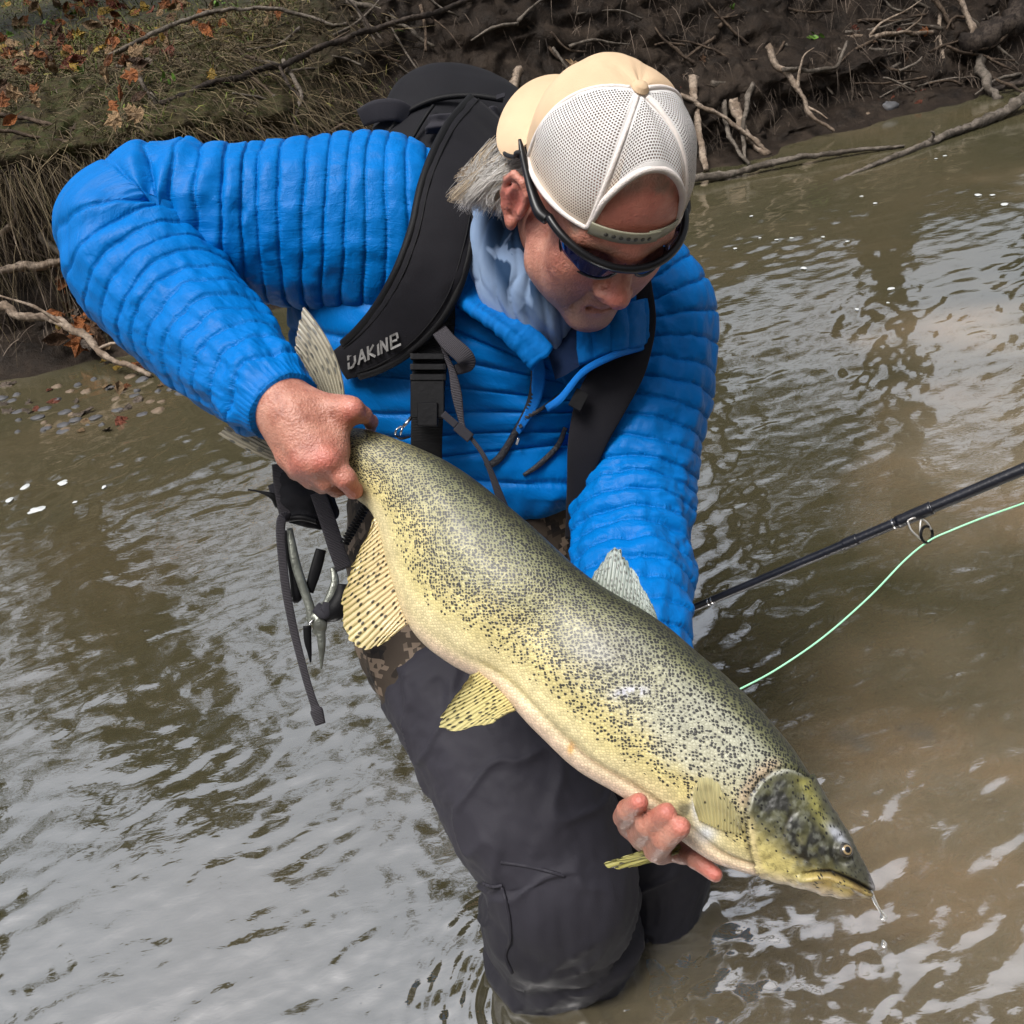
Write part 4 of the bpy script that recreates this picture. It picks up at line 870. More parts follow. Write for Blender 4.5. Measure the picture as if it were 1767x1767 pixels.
# head frame, fitted to the picture: local axes S (his left), U (crown), F (face)
HPSI, HPHI, HRHO, HCX, HCY, HD, HS = math.radians(39.2), math.radians(59.4), math.radians(-27.6), 1028.5, 340.5, 1.05, .95
def _R(ax, a):
    c, s = math.cos(a), math.sin(a)
    return np.array({'x': [[1, 0, 0], [0, c, -s], [0, s, c]], 'y': [[c, 0, s], [0, 1, 0], [-s, 0, c]], 'z': [[c, -s, 0], [s, c, 0], [0, 0, 1]]}[ax])
_HR = _R('z', HRHO) @ _R('x', HPHI) @ _R('y', HPSI)
_CW = np.stack([RT, UP, -FWD], 1)
HAX = (_CW @ _HR)                      # columns: S, U, F in world
HC = P(HCX, HCY, HD)
def HW(s, u, f): return HC + HAX @ (np.array([s, u, f], float) * HS)
def HWa(a): return HC + (np.asarray(a, float) * HS) @ HAX.T
AX = HAX.T
def hc(a, b, ra, rb, k=.012, sub=False): return rc(HW(*a), HW(*b), ra * HS, rb * HS, k, sub)
def he(c, r, k=.015, sub=False): return el(HW(*c), AX, np.array(r) * HS, k, sub)
BODY = []
B = BODY.append
B(he((0, .052, -.006), (.0745, .088, .096), .01)); B(he((0, .045, .05), (.063, .055, .047), .03)); B(he((0, -.03, .045), (.056, .08, .055), .03))
for s in (-1, 1):
    B(hc((s * .056, -.045, .0), (s * .05, -.07, .03), .016, .017, .03)); B(hc((s * .05, -.07, .03), (s * .012, -.102, .078), .018, .017, .025))
    B(he((s * .043, -.022, .066), (.022, .02, .022), .025)); B(hc((s * .046, .026, .078), (s * .01, .024, .095), .010, .011, .014))
    B(he((s * .037, -.055, .062), (.02, .028, .022), .03))
B(he((0, -.103, .082), (.021, .016, .016), .02))
B(hc((0, .02, .096), (0, -.026, .116), .0085, .0115, .014)); B(he((0, -.031, .119), (.0125, .0115, .011), .008))
for s in (-1, 1):
    B(he((s * .0145, -.035, .107), (.0085, .0085, .0115), .006)); B(el(HW(s * .0065, -.0435, .112), AX, (.0035, .003, .005), .003, True))
    B(he((s * .032, .008, .094), (.017, .011, .012), .012, True)); B(he((s * .032, .005, .078), (.0125, .0125, .0125), .006))
B(hc((-.018, -.0665, .087), (0, -.0655, .0935), .006, .007, .012)); B(hc((.018, -.0665, .087), (0, -.0655, .0935), .006, .007, .012)); B(hc((-.015, -.0805, .087), (.015, -.0805, .087), .0075, .0075, .010)); B(he((0, -.0805, .0905), (.012, .007, .007), .008))
for a_, b_ in (((-.027, -.0765, .080), (-.013, -.0735, .0955)), ((-.013, -.0735, .0955), (0, -.0725, .1005)), ((0, -.0725, .1005), (.013, -.0735, .0955)), ((.013, -.0735, .0955), (.027, -.0765, .080))): B(hc(a_, b_, .0026, .0026, .0035, True))
# ears: plate, helix, antihelix, lobe
for s in (-1, 1):
    eo = np.array([s * .078, -.018, -.014]); ea = lambda u, f, o=0: eo + np.array([s * (.010 + o - .35 * f), u, f])
    B(el(HW(*ea(.0, -.001, -.004)), (HAX @ np.stack([nrm([1, 0, .35 * s]), [0, 1, 0], nrm([-.35 * s, 0, 1])], 1)).T, np.array((.0045, .029, .017)) * HS, .004))
    hx = [ea(.006, .015), ea(.022, .013), ea(.031, .003, .001), ea(.029, -.011, .002), ea(.016, -.018, .003), ea(-.002, -.017, .003), ea(-.018, -.010, .002), ea(-.030, .001, .001)]
    for a, b in zip(hx[:-1], hx[1:]): B(hc(a, b, .0048, .0045, .003))
    B(he(ea(-.031, .004, .0), (.006, .0085, .0075), .005)); ah = [ea(.018, -.005, .002), ea(.004, -.008, .003), ea(-.012, -.003, .002)]
    for a, b in zip(ah[:-1], ah[1:]): B(hc(a, b, .004, .0038, .004))
    B(hc(ea(-.006, .013, .002), ea(.0, .014, .001), .0045, .0045, .004)); B(he(ea(.0, .005, .006), (.007, .012, .0065), .004, True))
# neck and trunk core under the clothes
NECK = P(905, 480, 1.25)
B(rc(HW(0, -.035, -.02), NECK, .054, .056, .02)); CH = P(880, 620, 1.36); WA = P(815, 850, 1.39); HP = P(780, 1060, 1.42)
B(rc(NECK, CH, .05, .09, .03)); B(rc(CH, WA, .085, .06, .03)); B(rc(WA, HP, .06, .07, .03))
RS, RE, RWR = P(660, 390, 1.24), P(235, 398, 1.21), P(495, 705, 1.0)
LS, LE, LWR = P(1120, 560, 1.30), P(1098, 850, 1.25), P(1160, 1330, 1.0)
for a, b, c in ((RS, RE, RWR), (LS, LE, LWR)):
    B(rc(CH, a, .08, .065, .05)); B(rc(a, b, .052, .042, .03)); B(rc(b, c, .042, .029, .03))
KN1, KN2 = P(955, 1480, 1.31), P(1132, 1490, 1.455)
FT1, FT2 = np.r_[LEG1[:2] + [.0, .10], -.45], np.r_[LEG2[:2] + [.03, .16], -.45]
for k, f in ((KN1, FT1), (KN2, FT2)): B(rc(HP, k, .06, .042, .03)); B(rc(k, f, .042, .034, .03)); B(rc(f, f + [0, -.14, .0], .035, .03, .02))
def pc_(a, b, ra, rb, k=.006): return rc(P(*a), P(*b), px2m(ra, a[2]), px2m(rb, b[2]), k)
# right hand (holds the tail): back of the hand to us, fingers under, thumb over
for q in [((485, 698, 1.0), (505, 722, .995), 44, 42, .02), ((505, 718, .995), (570, 794, .975), 40, 25, .014), ((500, 722, .995), (543, 806, .978), 38, 24, .014), ((490, 722, .998), (517, 805, .984), 34, 22, .012), ((482, 722, 1.0), (496, 786, .992), 28, 19, .012), ((530, 735, .99), (555, 770, .985), 42, 34, .02),
          ((525, 700, .995), (606, 706, .98), 30, 20, .012), ((606, 706, .98), (628, 716, .99), 19, 14, .006), ((628, 716, .99), (640, 728, 1.02), 13, 12, .004), ((640, 728, 1.02), (640, 740, 1.05), 12, 9, .004), ((592, 712, .985), (580, 775, .985), 12, 15, .02),
          ((570, 797, .972), (596, 826, .972), 23, 18, .007), ((596, 826, .972), (610, 846, .985), 18, 15, .006), ((610, 846, .985), (622, 848, 1.02), 14.5, 13, .004), ((622, 848, 1.02), (624, 838, 1.05), 13, 10, .004),
          ((543, 808, .975), (561, 833, .98), 21, 15.5, .006), ((561, 833, .98), (580, 844, .998), 15.5, 14, .004), ((580, 844, .998), (600, 842, 1.03), 13, 12, .004),
          ((518, 807, .982), (535, 829, .988), 19, 14, .006), ((535, 829, .988), (556, 839, 1.004), 14, 13, .004), ((556, 839, 1.004), (575, 838, 1.03), 12.5, 11, .004),
          ((497, 790, .99), (509, 815, .997), 17, 12.5, .006), ((509, 815, .997), (528, 827, 1.01), 12, 11, .004), ((528, 827, 1.01), (548, 828, 1.03), 11, 10, .004)]: B(pc_(*q))
for a, b in (((505, 715), (562, 788)), ((498, 720), (540, 797)), ((490, 724), (517, 797))):   # tendons
    B(rc(P(*a, .972 if a[0] > 500 else .978), P(*b, .962), .0045, .005, .014))
for p, r in (((566, 794, .962), 17), ((541, 802, .966), 17), ((517, 803, .973), 15), ((497, 790, .985), 13), ((610, 706, .972), 15)): B(rc(P(*p), P(p[0] + 1, p[1] + 1, p[2]), px2m(r, p[2]), px2m(r, p[2]), .008))
# left hand (under the throat): palm behind the fish, three fingertips and the forefinger in sight
for q in [((1150, 1350, .985), (1135, 1405, .96), 40, 40, .02), ((1150, 1380, .97), (1180, 1440, .945), 38, 34, .02), ((1120, 1400, .965), (1085, 1425, .94), 28, 20, .012), ((1130, 1415, .96), (1110, 1448, .93), 28, 21, .012), ((1150, 1430, .955), (1140, 1470, .92), 28, 21, .012), ((1175, 1440, .945), (1180, 1470, .915), 28, 20, .012),
          ((1085, 1425, .94), (1078, 1410, .895), 19, 20, .002), ((1078, 1410, .895), (1083, 1398, .858), 20, 19.5, .002), ((1083, 1398, .858), (1103, 1384, .836), 18.5, 16.5, .002),
          ((1110, 1448, .93), (1104, 1440, .89), 21, 21, .002), ((1104, 1440, .89), (1118, 1424, .848), 21, 21.5, .002), ((1118, 1424, .848), (1150, 1402, .827), 20, 17.5, .002),
          ((1140, 1470, .92), (1132, 1466, .88), 21, 21.5, .002), ((1132, 1466, .88), (1146, 1448, .842), 21.5, 22, .002), ((1146, 1448, .842), (1174, 1427, .822), 20.5, 18.5, .002),
          ((1180, 1470, .915), (1200, 1483, .88), 17, 16, .006), ((1200, 1483, .88), (1234, 1509, .865), 16, 13.5, .002)]: B(pc_(*q))
bv, bf = sdf_mesh(BODY, .0031)
bl = (bv - HC) @ HAX / HS               # head-local coordinates for colouring
for sg in (-1, 1):
    a_, b_ = np.array([sg * .0185, -.036]), np.array([sg * .031, -.078]); e_ = b_ - a_; w_ = bl[:, :2] - a_; t_ = np.clip(w_ @ e_ / (e_ @ e_), 0, 1); dd_ = np.linalg.norm(w_ - t_[:, None] * e_, axis=1)
    m_ = (bl[:, 2] > .05) & (bl[:, 2] < .14); bv[m_] -= (HAX[:, 2] * .0048)[None] * np.exp(-(dd_[m_] / .0035) ** 2)[:, None]
red = np.zeros(len(bv))
for c, r, a in (((0, -.03, .122), .022, 1.0), ((-.09, -.014, -.014), .03, .9), ((.09, -.014, -.014), .03, .9), ((0, .06, .1), .05, .8), ((-.04, -.02, .085), .025, .5), ((.04, -.02, .085), .025, .5), ((0, -.075, .1), .015, .6)):
    red = np.maximum(red, a * np.exp(-(np.linalg.norm(bl - c, axis=1) / r) ** 2))
for c, r, a in ((P(614, 706, .965), .016, .7), (P(560, 800, .955), .02, .9), (P(520, 815, .965), .018, .8), (P(608, 848, .97), .018, .9), (P(1105, 1383, .825), .016, 1.0), (P(1155, 1398, .81), .018, 1.0), (P(1180, 1422, .805), .018, 1.0), (P(1232, 1508, .85), .022, 1.2)):
    red = np.maximum(red, a * np.exp(-(np.linalg.norm(bv - c, axis=1) / r) ** 2))
hx_, hy_, hz_ = bl[:, 0], bl[:, 1], bl[:, 2]
stub = np.exp(-((hy_ + .085) / .03) ** 2) * sst(.03, .06, hz_) * (np.linalg.norm(bl, axis=1) < .2)
lip = np.exp(-((hy_ + .073) / .0075) ** 2) * sst(.082, .09, hz_) * (np.abs(hx_) < .024)
hn_ = .012 * fbm(bl * 70, 3, 5); scalp = np.maximum(sst(.084, .110, hy_ + hn_), sst(.040, .060, np.abs(hx_)) * sst(.025, .05, hy_ + hn_)) * ((hz_ < .085) & (np.linalg.norm(bl, axis=1) < .2)); scalp = np.maximum(scalp, ((hz_ < -.03) & (hy_ > -.04) & (np.linalg.norm(bl, axis=1) < .16)) * 1.0)
brow = np.exp(-((hy_ - .030) / .006) ** 2) * sst(.07, .08, hz_) * np.exp(-((np.abs(hx_) - .03) / .02) ** 2)
def skin_mat():
    t = NT('skin'); v = t.co('Object'); n = t.noise(v, 45, 4, .6); f = t.noise(v, 260, 3, .6)
    c = t.ramp(n, [(.3, (.27, .10, .068)), (.5, (.42, .185, .13)), (.72, (.52, .27, .20))])
    c = t.mix(t.math('MULTIPLY', t.attr('red'), .85), c, (.50, .14, .11)); c = t.mix(t.math('MULTIPLY', t.ramp(f, [(.5, 0.), (.75, 1.)]), .25), c, (.38, .15, .10))
    c = t.mix(t.math('MULTIPLY', t.attr('stubble'), t.math('MULTIPLY_ADD', f, .5, .15)), c, (.24, .17, .14)); c = t.mix(t.attr('lip'), c, (.36, .13, .11))
    c = t.mix(t.attr('hairy'), c, (.17, .13, .10))
    h = t.math('ADD', t.noise(v, 380, 3), t.math('MULTIPLY', t.noise(v, 120, 3), .6))
    b = t.pbr(c, .42, t.bump(h, .0016, .8), .45); b.inputs['Subsurface Weight'].default_value = .12; b.inputs['Subsurface Radius'].default_value = (.006, .002, .001); return t.m
M_SKIN = skin_mat()
body = mesh('body', bv, bf, M_SKIN, MAN, att={'red': red, 'stubble': np.clip(stub, 0, 1), 'lip': np.clip(lip * .7, 0, 1), 'hairy': np.clip(scalp * .85 + brow * .7, 0, .9)})

# ------------------------------------------------------------------ jacket
def nylon(name, col, rough=.42):
    t = NT(name); u = t.n('ShaderNodeUVMap').outputs[0]; v = t.co('Object')
    mp = t.n('ShaderNodeMapping'); t.l(u, mp.inputs[0]); mp.inputs['Scale'].default_value = (42, 210, 1)
    w = t.noise(mp.outputs[0], 1.0, 4, .6, .6); mp2 = t.n('ShaderNodeMapping'); t.l(u, mp2.inputs[0]); mp2.inputs['Scale'].default_value = (70, 60, 1); w2 = t.noise(mp2.outputs[0], 1.0, 4, .65, 1.2)
    w = t.math('ADD', t.math('MULTIPLY', w, t.math('MULTIPLY_ADD', t.attr('near'), 1.6, .35)), t.math('MULTIPLY', w2, .8)); n = t.noise(v, 12, 3)
    c = t.mix(n, tuple(q * .88 for q in col), tuple(min(1, q * 1.1) for q in col))
    bp = t.bump(w, .0023, .65); bp = t.bump(t.noise(v, 900, 1), .0002, .5, bp)
    t.pbr(c, rough, bp, .12); return t.m
M_JKT = nylon('blue_nylon', (.0, .138, .46), .44); M_JKT2 = nylon('navy_lining', (.008, .02, .06)); M_TRIM = nylon('blue_trim', (.01, .19, .66))
def quilt(lam, A=.0075, seed=0, tilt=0.0, qm=None, ph=0.0, fade=None, pucker=.0008, wr=.0018):
    def f(s, V):
        L = s.L + tilt * s.r1[:, None] * np.cos(s.T) + .0035 * fbm(np.stack([np.cos(s.T) * 1.5, np.sin(s.T) * 1.5, s.L * 12], -1), 2, seed) + ph
        q = L / lam if not hasattr(s, 'qmap') and qm is None else qm(L); fr = np.abs(np.sin(np.pi * q)); puff = .8 * (1 - np.exp(-fr / .10)) + .2 * fr
        near = np.exp(-(fr / .22) ** 2); s.near = np.exp(-(fr / .5) ** 2)
        pk = fbm(np.stack([np.cos(s.T) * 20, np.sin(s.T) * 20, np.floor(q + .5) * 3.7 + q * .5], -1), 3, seed + 5)
        ind = vnoise(np.stack([np.floor(q) * 7.3, q * 0, q * 0], -1), seed + 9)
        lw = fbm(np.stack([np.cos(s.T) * 3, np.sin(s.T) * 3, s.L * 22], -1), 3, seed + 2)
        drag = fbm(np.stack([np.cos(s.T) * 6, np.sin(s.T) * 6, s.L * 7], -1), 3, seed + 21)
        d = A * puff * (1 + .3 * ind + .22 * lw) + pucker * pk * near + wr * lw + .0005 * drag * (.4 + fr)
        if fade is not None: d = d * fade(s)
        return d
    return f
# torso: px,py,depth,half width,ratio
def torso_d(s, V):
    return quilt(.029, .0072, 40, tilt=.0, wr=.005)(s, V)
TOR = [(990, 330, 1.30, 60, .7), (965, 395, 1.30, 150, .62), (935, 450, 1.305, 235, .56), (895, 520, 1.315, 292, .52), (845, 585, 1.325, 345, .46), (826, 665, 1.335, 305, .48), (826, 745, 1.345, 245, .52), (830, 800, 1.35, 212, .54), (828, 835, 1.355, 190, .56), (828, 848, 1.36, 160, .56)]
T_tor = Tube(TOR, 280, 170, disp=torso_d, e=2.25); JKT = T_tor.obj('jacket', M_JKT, MAN)
_tp = T_tor.V.reshape(-1, 3) - CAM; _td = _tp @ FWD; _tx = CPX + FPX * (_tp @ RT) / _td; _ty = CPX - FPX * (_tp @ UP) / _td
def surf(px, py, r=9.0):
    m = (_tx - px) ** 2 + (_ty - py) ** 2 < r * r; return float(_td[m].min()) if m.any() else float(_td[np.argmin((_tx - px) ** 2 + (_ty - py) ** 2)])
def snap(rows, lift=.002, r=9.0): return [(a[0], a[1], min(a[2], 9) * 0 + surf(a[0], a[1], r) - lift, *a[3:]) for a in rows]
RSL = [(770, 400, 1.25, 118, .75), (705, 400, 1.245, 148, .78), (640, 397, 1.24, 152, .80), (580, 392, 1.235, 144, .82), (520, 388, 1.23, 134, .86), (440, 386, 1.225, 126, .9), (360, 380, 1.215, 122, .92), (292, 380, 1.21, 122, .92), (246, 400, 1.20, 124, .92), (246, 445, 1.185, 122, .92), (282, 500, 1.16, 114, .92), (330, 550, 1.13, 106, .92), (378, 598, 1.09, 96, .92), (425, 643, 1.05, 84, .92), (465, 680, 1.015, 72, .92), (490, 703, 1.0, 66, .92)]
def rs_disp(s, V):
    d = quilt(.0285, .0054, 3, wr=.0022, qm=lambda L: np.where(L < .37, L / .0245, .37 / .0245 + (L - .37) / .0305))(s, V)
    el_ = np.exp(-((s.L - .36) / .085) ** 2)                       # drag folds radiating from the bend of the elbow
    fold = np.sin(s.L * 170 + 5 * np.cos(s.T)) * el_ * .004
    L0 = s.len[-1]; cuff = sst(L0 - .03, L0 - .012, s.L)
    d = d + fold + .003 * sst(L0 - .12, L0 - .03, s.L) * fbm(np.stack([np.cos(s.T) * 3, np.sin(s.T) * 3, s.L * 45], -1), 3, 66)
    return d * (1 - .75 * cuff) + cuff * .0006 * np.sin(s.T * 46)
T_rs = Tube(RSL, 500, 140, disp=rs_disp); T_rs.obj('sleeve', M_JKT, JKT)
LSL = [(1075, 430, 1.28, 60, .9), (1110, 480, 1.285, 84, .9), (1135, 540, 1.285, 88, .9), (1142, 610, 1.28, 84, .9), (1128, 690, 1.27, 88, .9), (1108, 770, 1.255, 94, .9), (1094, 850, 1.235, 97, .9), (1090, 930, 1.20, 98, .9), (1088, 1010, 1.15, 98, .9), (1090, 1090, 1.10, 95, .9), (1105, 1180, 1.06, 88, .9), (1130, 1270, 1.02, 76, .9), (1145, 1330, .995, 66, .9)]
def ls_disp(s, V):
    d = quilt(.0290, .0056, 13, tilt=-.10, wr=.0028)(s, V); el_ = np.exp(-((s.L - .42) / .12) ** 2)
    return d + .0035 * el_ * fbm(np.stack([np.cos(s.T) * 2.2, np.sin(s.T) * 2.2, s.L * 48], -1), 3, 71)
Tube(LSL, 440, 120, disp=ls_disp).obj('sleeve', M_JKT, JKT)
# collar and half-zip flaps
def ruche(u, v, S): return .0022 * np.sin(v * 9.4) + .0010 * fbm(np.stack([u * 40, v * 2, u * 0], -1), 3, 4) * (.3 + v)
def qv(k, A=.006): return lambda u, v, S: A * np.power(np.abs(np.sin(np.pi * u * k)) + 1e-3, .5) + .0015 * fbm(np.stack([u * 9, v * 5, u * 0], -1), 3, 14)
pobj([[(822, 440, 1.195), (850, 492, 1.175), (900, 540, 1.155), (955, 600, 1.150)], [(800, 465, 1.185), (832, 515, 1.160), (888, 558, 1.140), (945, 615, 1.140)], [(776, 492, 1.180), (812, 528, 1.150), (872, 568, 1.130), (932, 622, 1.135)], [(772, 518, 1.190), (806, 540, 1.160), (862, 580, 1.140), (918, 640, 1.145)]], 'collar', M_JKT, JKT, 40, 70, .006, ruche)
pobj([[(1000, 566, 1.150), (1040, 540, 1.140), (1080, 525, 1.150), (1112, 515, 1.180)], [(996, 590, 1.145), (1040, 572, 1.130), (1080, 560, 1.140), (1114, 552, 1.175)], [(1000, 632, 1.150), (1045, 612, 1.135), (1082, 602, 1.145), (1113, 596, 1.180)]], 'collar', M_JKT, JKT, 30, 60, .007, qv(4.2))
pobj([[(948, 560, 1.190), (980, 548, 1.170), (1010, 545, 1.155)], [(945, 600, 1.185), (975, 590, 1.165), (1005, 585, 1.145)], [(958, 655, 1.175), (975, 648, 1.165), (1000, 632, 1.145)]], 'collar_lining', M_JKT2, JKT, 20, 20, .003)
pobj([[(1112, 590, 1.173), (1060, 606, 1.130), (1006, 634, 1.143), (968, 678, 1.163), (940, 700, 1.185)], [(1112, 604, 1.173), (1060, 620, 1.130), (1008, 648, 1.142), (970, 694, 1.161), (946, 712, 1.185)]], 'collar_trim', M_TRIM, JKT, 8, 60, .006)
pobj([snap([(908, 590, 1), (918, 640, 1), (912, 690, 1), (890, 742, 1)], .003, 16), snap([(928, 590, 1), (941, 640, 1), (932, 695, 1), (897, 750, 1)], .003, 16)], 'zip_flap', M_TRIM, JKT, 14, 50, .003, lambda u, v, S: .001 * np.sin(u * 160))
M_ZIP = simple('zip_black', (.012, .012, .016), .45, .3, 80, .002, 400)
tube(snap([(908, 580, 1.150, 4, .6), (920, 640, 1.170, 4.5, .6), (913, 695, 1.180, 5, .6), (888, 748, 1.191, 6, .6), (862, 790, 1.200, 7, .6), (838, 806, 1.208, 6, .6)]), 'zipper', M_ZIP, JKT, 70, 12)
tube(snap([(968, 680, 1.140, 3.5, .6), (935, 705, 1.165, 3.5, .6), (905, 722, 1.178, 4, .6)]), 'zipper', M_ZIP, JKT, 40, 10)
tube(snap([(976, 738, 1.188, 4, .5), (962, 770, 1.196, 5, .5), (930, 802, 1.208, 5, .5), (903, 820, 1.218, 3, .5)]), 'pocket_zip', M_ZIP, JKT, 40, 10)
box('zip_pull', P(898, 735, surf(898, 735) - .006), (RT * .0012 - UP * .0018, (RT * .6 + UP * .4) * .003, FWD * .001), M_ZIP, JKT)
box('zip_pull', P(893, 762, surf(893, 762) - .006), (RT * .0014 - UP * .0007, (RT * .3 + UP * .9) * .0045, FWD * .001), M_STEEL, JKT)

# ------------------------------------------------------------------ neck gaiter
def gaiter_mat():
    t = NT('gaiter_cloth'); u = t.n('ShaderNodeUVMap').outputs[0]; v = t.co('Object'); n = t.noise(v, 30, 3, .6); w = t.noise(t.co('Object', (38, 38, 22)), 1, 2, .5, .4)
    c = t.mix(n, (.17, .26, .43), (.25, .33, .46)); c = t.mix(t.math('MULTIPLY', t.attr('print'), t.ramp(w, [(.44, .1), (.49, 1.)])), c, (.018, .045, .10))
    t.pbr(c, .8, t.bump(t.noise(v, 700, 2), .0004, .5), .15); return t.m
def g_disp(s, V):
    q = s.T * 1.0 + 2.2 * s.L / s.len[-1] + .5 * fbm(np.stack([s.L * 9, np.cos(s.T), np.sin(s.T)], -1), 2, 3)
    return .0038 * np.abs(np.sin(q * 6.5)) ** .6 + .0022 * fbm(np.stack([s.L * 16, np.cos(s.T) * 3, np.sin(s.T) * 3], -1), 3, 8)
GT = Tube([(872, 300, 1.145, 34, .9), (866, 355, 1.155, 50, .9), (872, 420, 1.160, 66, .9), (900, 480, 1.165, 76, .9), (934, 530, 1.170, 66, .9), (958, 575, 1.190, 40, .9), (966, 605, 1.205, 22, .9)], 130, 150, disp=g_disp)
tt = (np.cos(GT.T)); prn = sst(-.7, -.3, -tt if (GT.n1[60] @ RT) < 0 else tt) * (1 - sst(.62, .8, GT.L / GT.len[-1])); prn = np.r_[prn.ravel(), 0, 0]
GT.obj('neck_gaiter', gaiter_mat(), MAN, att={'print': prn})

# ------------------------------------------------------------------ cap (worn backwards)
CR = np.array([.0865, .097, .108]); CC = np.array([0, .048, -.004])
def cap_pt(az, elv, off=0.0):           # az from the face side (F+) toward his left; elv from rim to crown
    r = CR + np.asarray(off, float); e = elv
    ce, se = np.cos(e), np.sin(e); k = np.power(np.abs(ce), .82)
    return np.stack([CC[0] + r[..., 0] * np.sin(az) * k, CC[1] + r[..., 1] * (np.power(np.abs(se), .9) * np.sign(se)), CC[2] + r[..., 2] * np.cos(az) * k], -1)
def rim_el(az):                        # rim height round the head
    return np.radians(-4 + 4 * np.cos(az) - 2 * np.sin(az) ** 2)
CAP = empty('cap', HW(0, .05, 0)); CAP.parent = MAN
def cap_mesh_mat():
    t = NT('cap_netting'); u = t.n('ShaderNodeUVMap').outputs[0]; v = t.co('Object')
    mp = t.n('ShaderNodeMapping'); t.l(u, mp.inputs[0]); mp.inputs['Scale'].default_value = (1 / .0029, 1 / .0029, 1)
    s = t.n('ShaderNodeSeparateXYZ'); t.l(mp.outputs[0], s.inputs[0]); row = t.math('FLOOR', s.outputs[1]); fx = t.math('SUBTRACT', t.math('FRACT', t.math('ADD', s.outputs[0], t.math('MULTIPLY', t.math('MODULO', row, 2.0), .5))), .5); fy = t.math('SUBTRACT', t.math('FRACT', s.outputs[1]), .5)
    d = t.math('SQRT', t.math('ADD', t.math('MULTIPLY', fx, fx), t.math('MULTIPLY', fy, fy))); hole = t.ramp(d, [(.25, 1.), (.36, 0.)]); hole = t.math('MULTIPLY', hole, t.math('SUBTRACT', 1.0, t.attr('band')))
    n = t.noise(v, 16, 4, .6); c = t.mix(n, (.62, .59, .57), (.76, .745, .73)); c = t.mix(t.math('MULTIPLY', t.attr('stain'), .55), c, (.66, .48, .30))
    b = t.pbr(c, .8, t.bump(t.math('SUBTRACT', t.noise(v, 1200, 2), t.math('MULTIPLY', hole, 2.0)), .0006, .6), .2)
    tr = t.n('ShaderNodeBsdfTransparent'); mx = t.n('ShaderNodeMixShader'); t.l(hole, mx.inputs[0]); t.l(b.outputs[0], mx.inputs[1]); t.l(tr.outputs[0], mx.inputs[2]); t.l(mx.outputs[0], t.out.inputs[0]); return t.m
M_NET = cap_mesh_mat(); M_TAN = simple('tan_twill', (.62, .45, .29), .75, .12, 14, .0006, 900, .25); M_SNAP = simple('snap_plastic', (.26, .25, .18), .4, .12, 40, .0004, 200)
OPEN_AZ, OPEN_H = math.radians(36), math.radians(45)
def cap_panel(a0, a1, name, m, net=True, nu=64, nv=72):
    az, f = np.meshgrid(np.radians(np.linspace(a0, a1, nu)), np.linspace(0, 1, nv)); e0 = rim_el(az)
    # closure opening over the forehead lifts the lower edge
    x = np.abs(az) / OPEN_AZ; op = np.where(x < 1, np.sqrt(np.clip(1 - x ** 2.2, 0, 1)), 0) * OPEN_H
    e = e0 + op + (np.pi / 2 - .0 - e0 - op) * f
    seam = np.minimum(np.abs(az - math.radians(a0)), np.abs(az - math.radians(a1))) * np.cos(np.clip(e, 0, 1.5)) * .09
    off = -.0010 * np.exp(-(seam / .003) ** 2) + .002 * fbm(np.stack([np.cos(az) * 2, np.sin(az) * 2, e * 2], -1), 2, 3)
    V = HWa(cap_pt(az, e, off[..., None]).reshape(-1, 3)).reshape(nv, nu, 3)
    du = np.linalg.norm(V - V[:, :1], axis=-1); arc = np.cumsum(np.r_[0, np.linalg.norm(np.diff(V[:, nu // 2], axis=0), axis=1)])
    ctr = V[:, nu // 2][:, None]; side = np.sign(np.arange(nu) - nu // 2)[None] * np.linalg.norm(V - ctr, axis=-1)
    uv = np.stack([side, np.repeat(arc[:, None], nu, 1)], -1).reshape(-1, 2)
    low = np.linalg.norm(V - V[:1], axis=-1)
    band = np.clip((1 - sst(.0035, .0045, seam)) + (1 - sst(.007, .009, low)), 0, 1) if net else np.zeros(V.shape[:2])
    stain = np.exp(-(low / .03) ** 2) * (np.abs(az) > .5)
    N = nrm(V - HWa(CC)); Vi = V - N * .0016
    q = gridq(nv, nu); o = mesh(name, np.vstack([V.reshape(-1, 3), Vi.reshape(-1, 3)]), np.vstack([q, q[:, ::-1] + nu * nv]) if not net else np.vstack([q]), m, CAP, uv=np.vstack([uv, uv]), att={'band': np.r_[band.ravel(), band.ravel()], 'stain': np.r_[stain.ravel(), stain.ravel()]})
    return o
for a0, a1 in ((-102, -36), (-36, 36), (36, 102)): cap_panel(a0, a1, 'netting_panel', M_NET)
cap_panel(102, 258, 'front_panel', M_TAN, False)
# seam tapes, binding round the opening, rim tape
M_TAPE = simple('cap_tape', (.74, .68, .64), .8, .1, 60, .0008, 700, .2)
def htube(pts, r, name, m, par, nv=40, nu=8, flat=1.0):
    W = HWa(np.array(pts)); n = len(W); rr = np.full(n, r) if np.isscalar(r) else np.array(r)
    return Tube(None, nv, nu, world=np.c_[W, rr, rr * flat]).obj(name, m, par)
for a in (-102, -36, 36, 102):
    a = math.radians(a); e = np.linspace(rim_el(a), 1.5, 14); htube(cap_pt(np.full(14, a), e, -.0013), .0027, 'seam_tape', M_TAPE, CAP, 50, 10, .9)
az = np.linspace(-OPEN_AZ, OPEN_AZ, 30); x = np.abs(az) / OPEN_AZ; e = rim_el(az) + np.sqrt(np.clip(1 - x ** 2.2, 0, 1)) * OPEN_H
htube(cap_pt(az, e, -.0008), .0036, 'opening_binding', M_TAPE, CAP, 70, 10)
for s in (-1, 1):
    az = np.linspace(OPEN_AZ, math.radians(102), 16) * s; htube(cap_pt(az, rim_el(az), -.0004), .0030, 'rim_tape', M_TAPE, CAP, 40, 8)
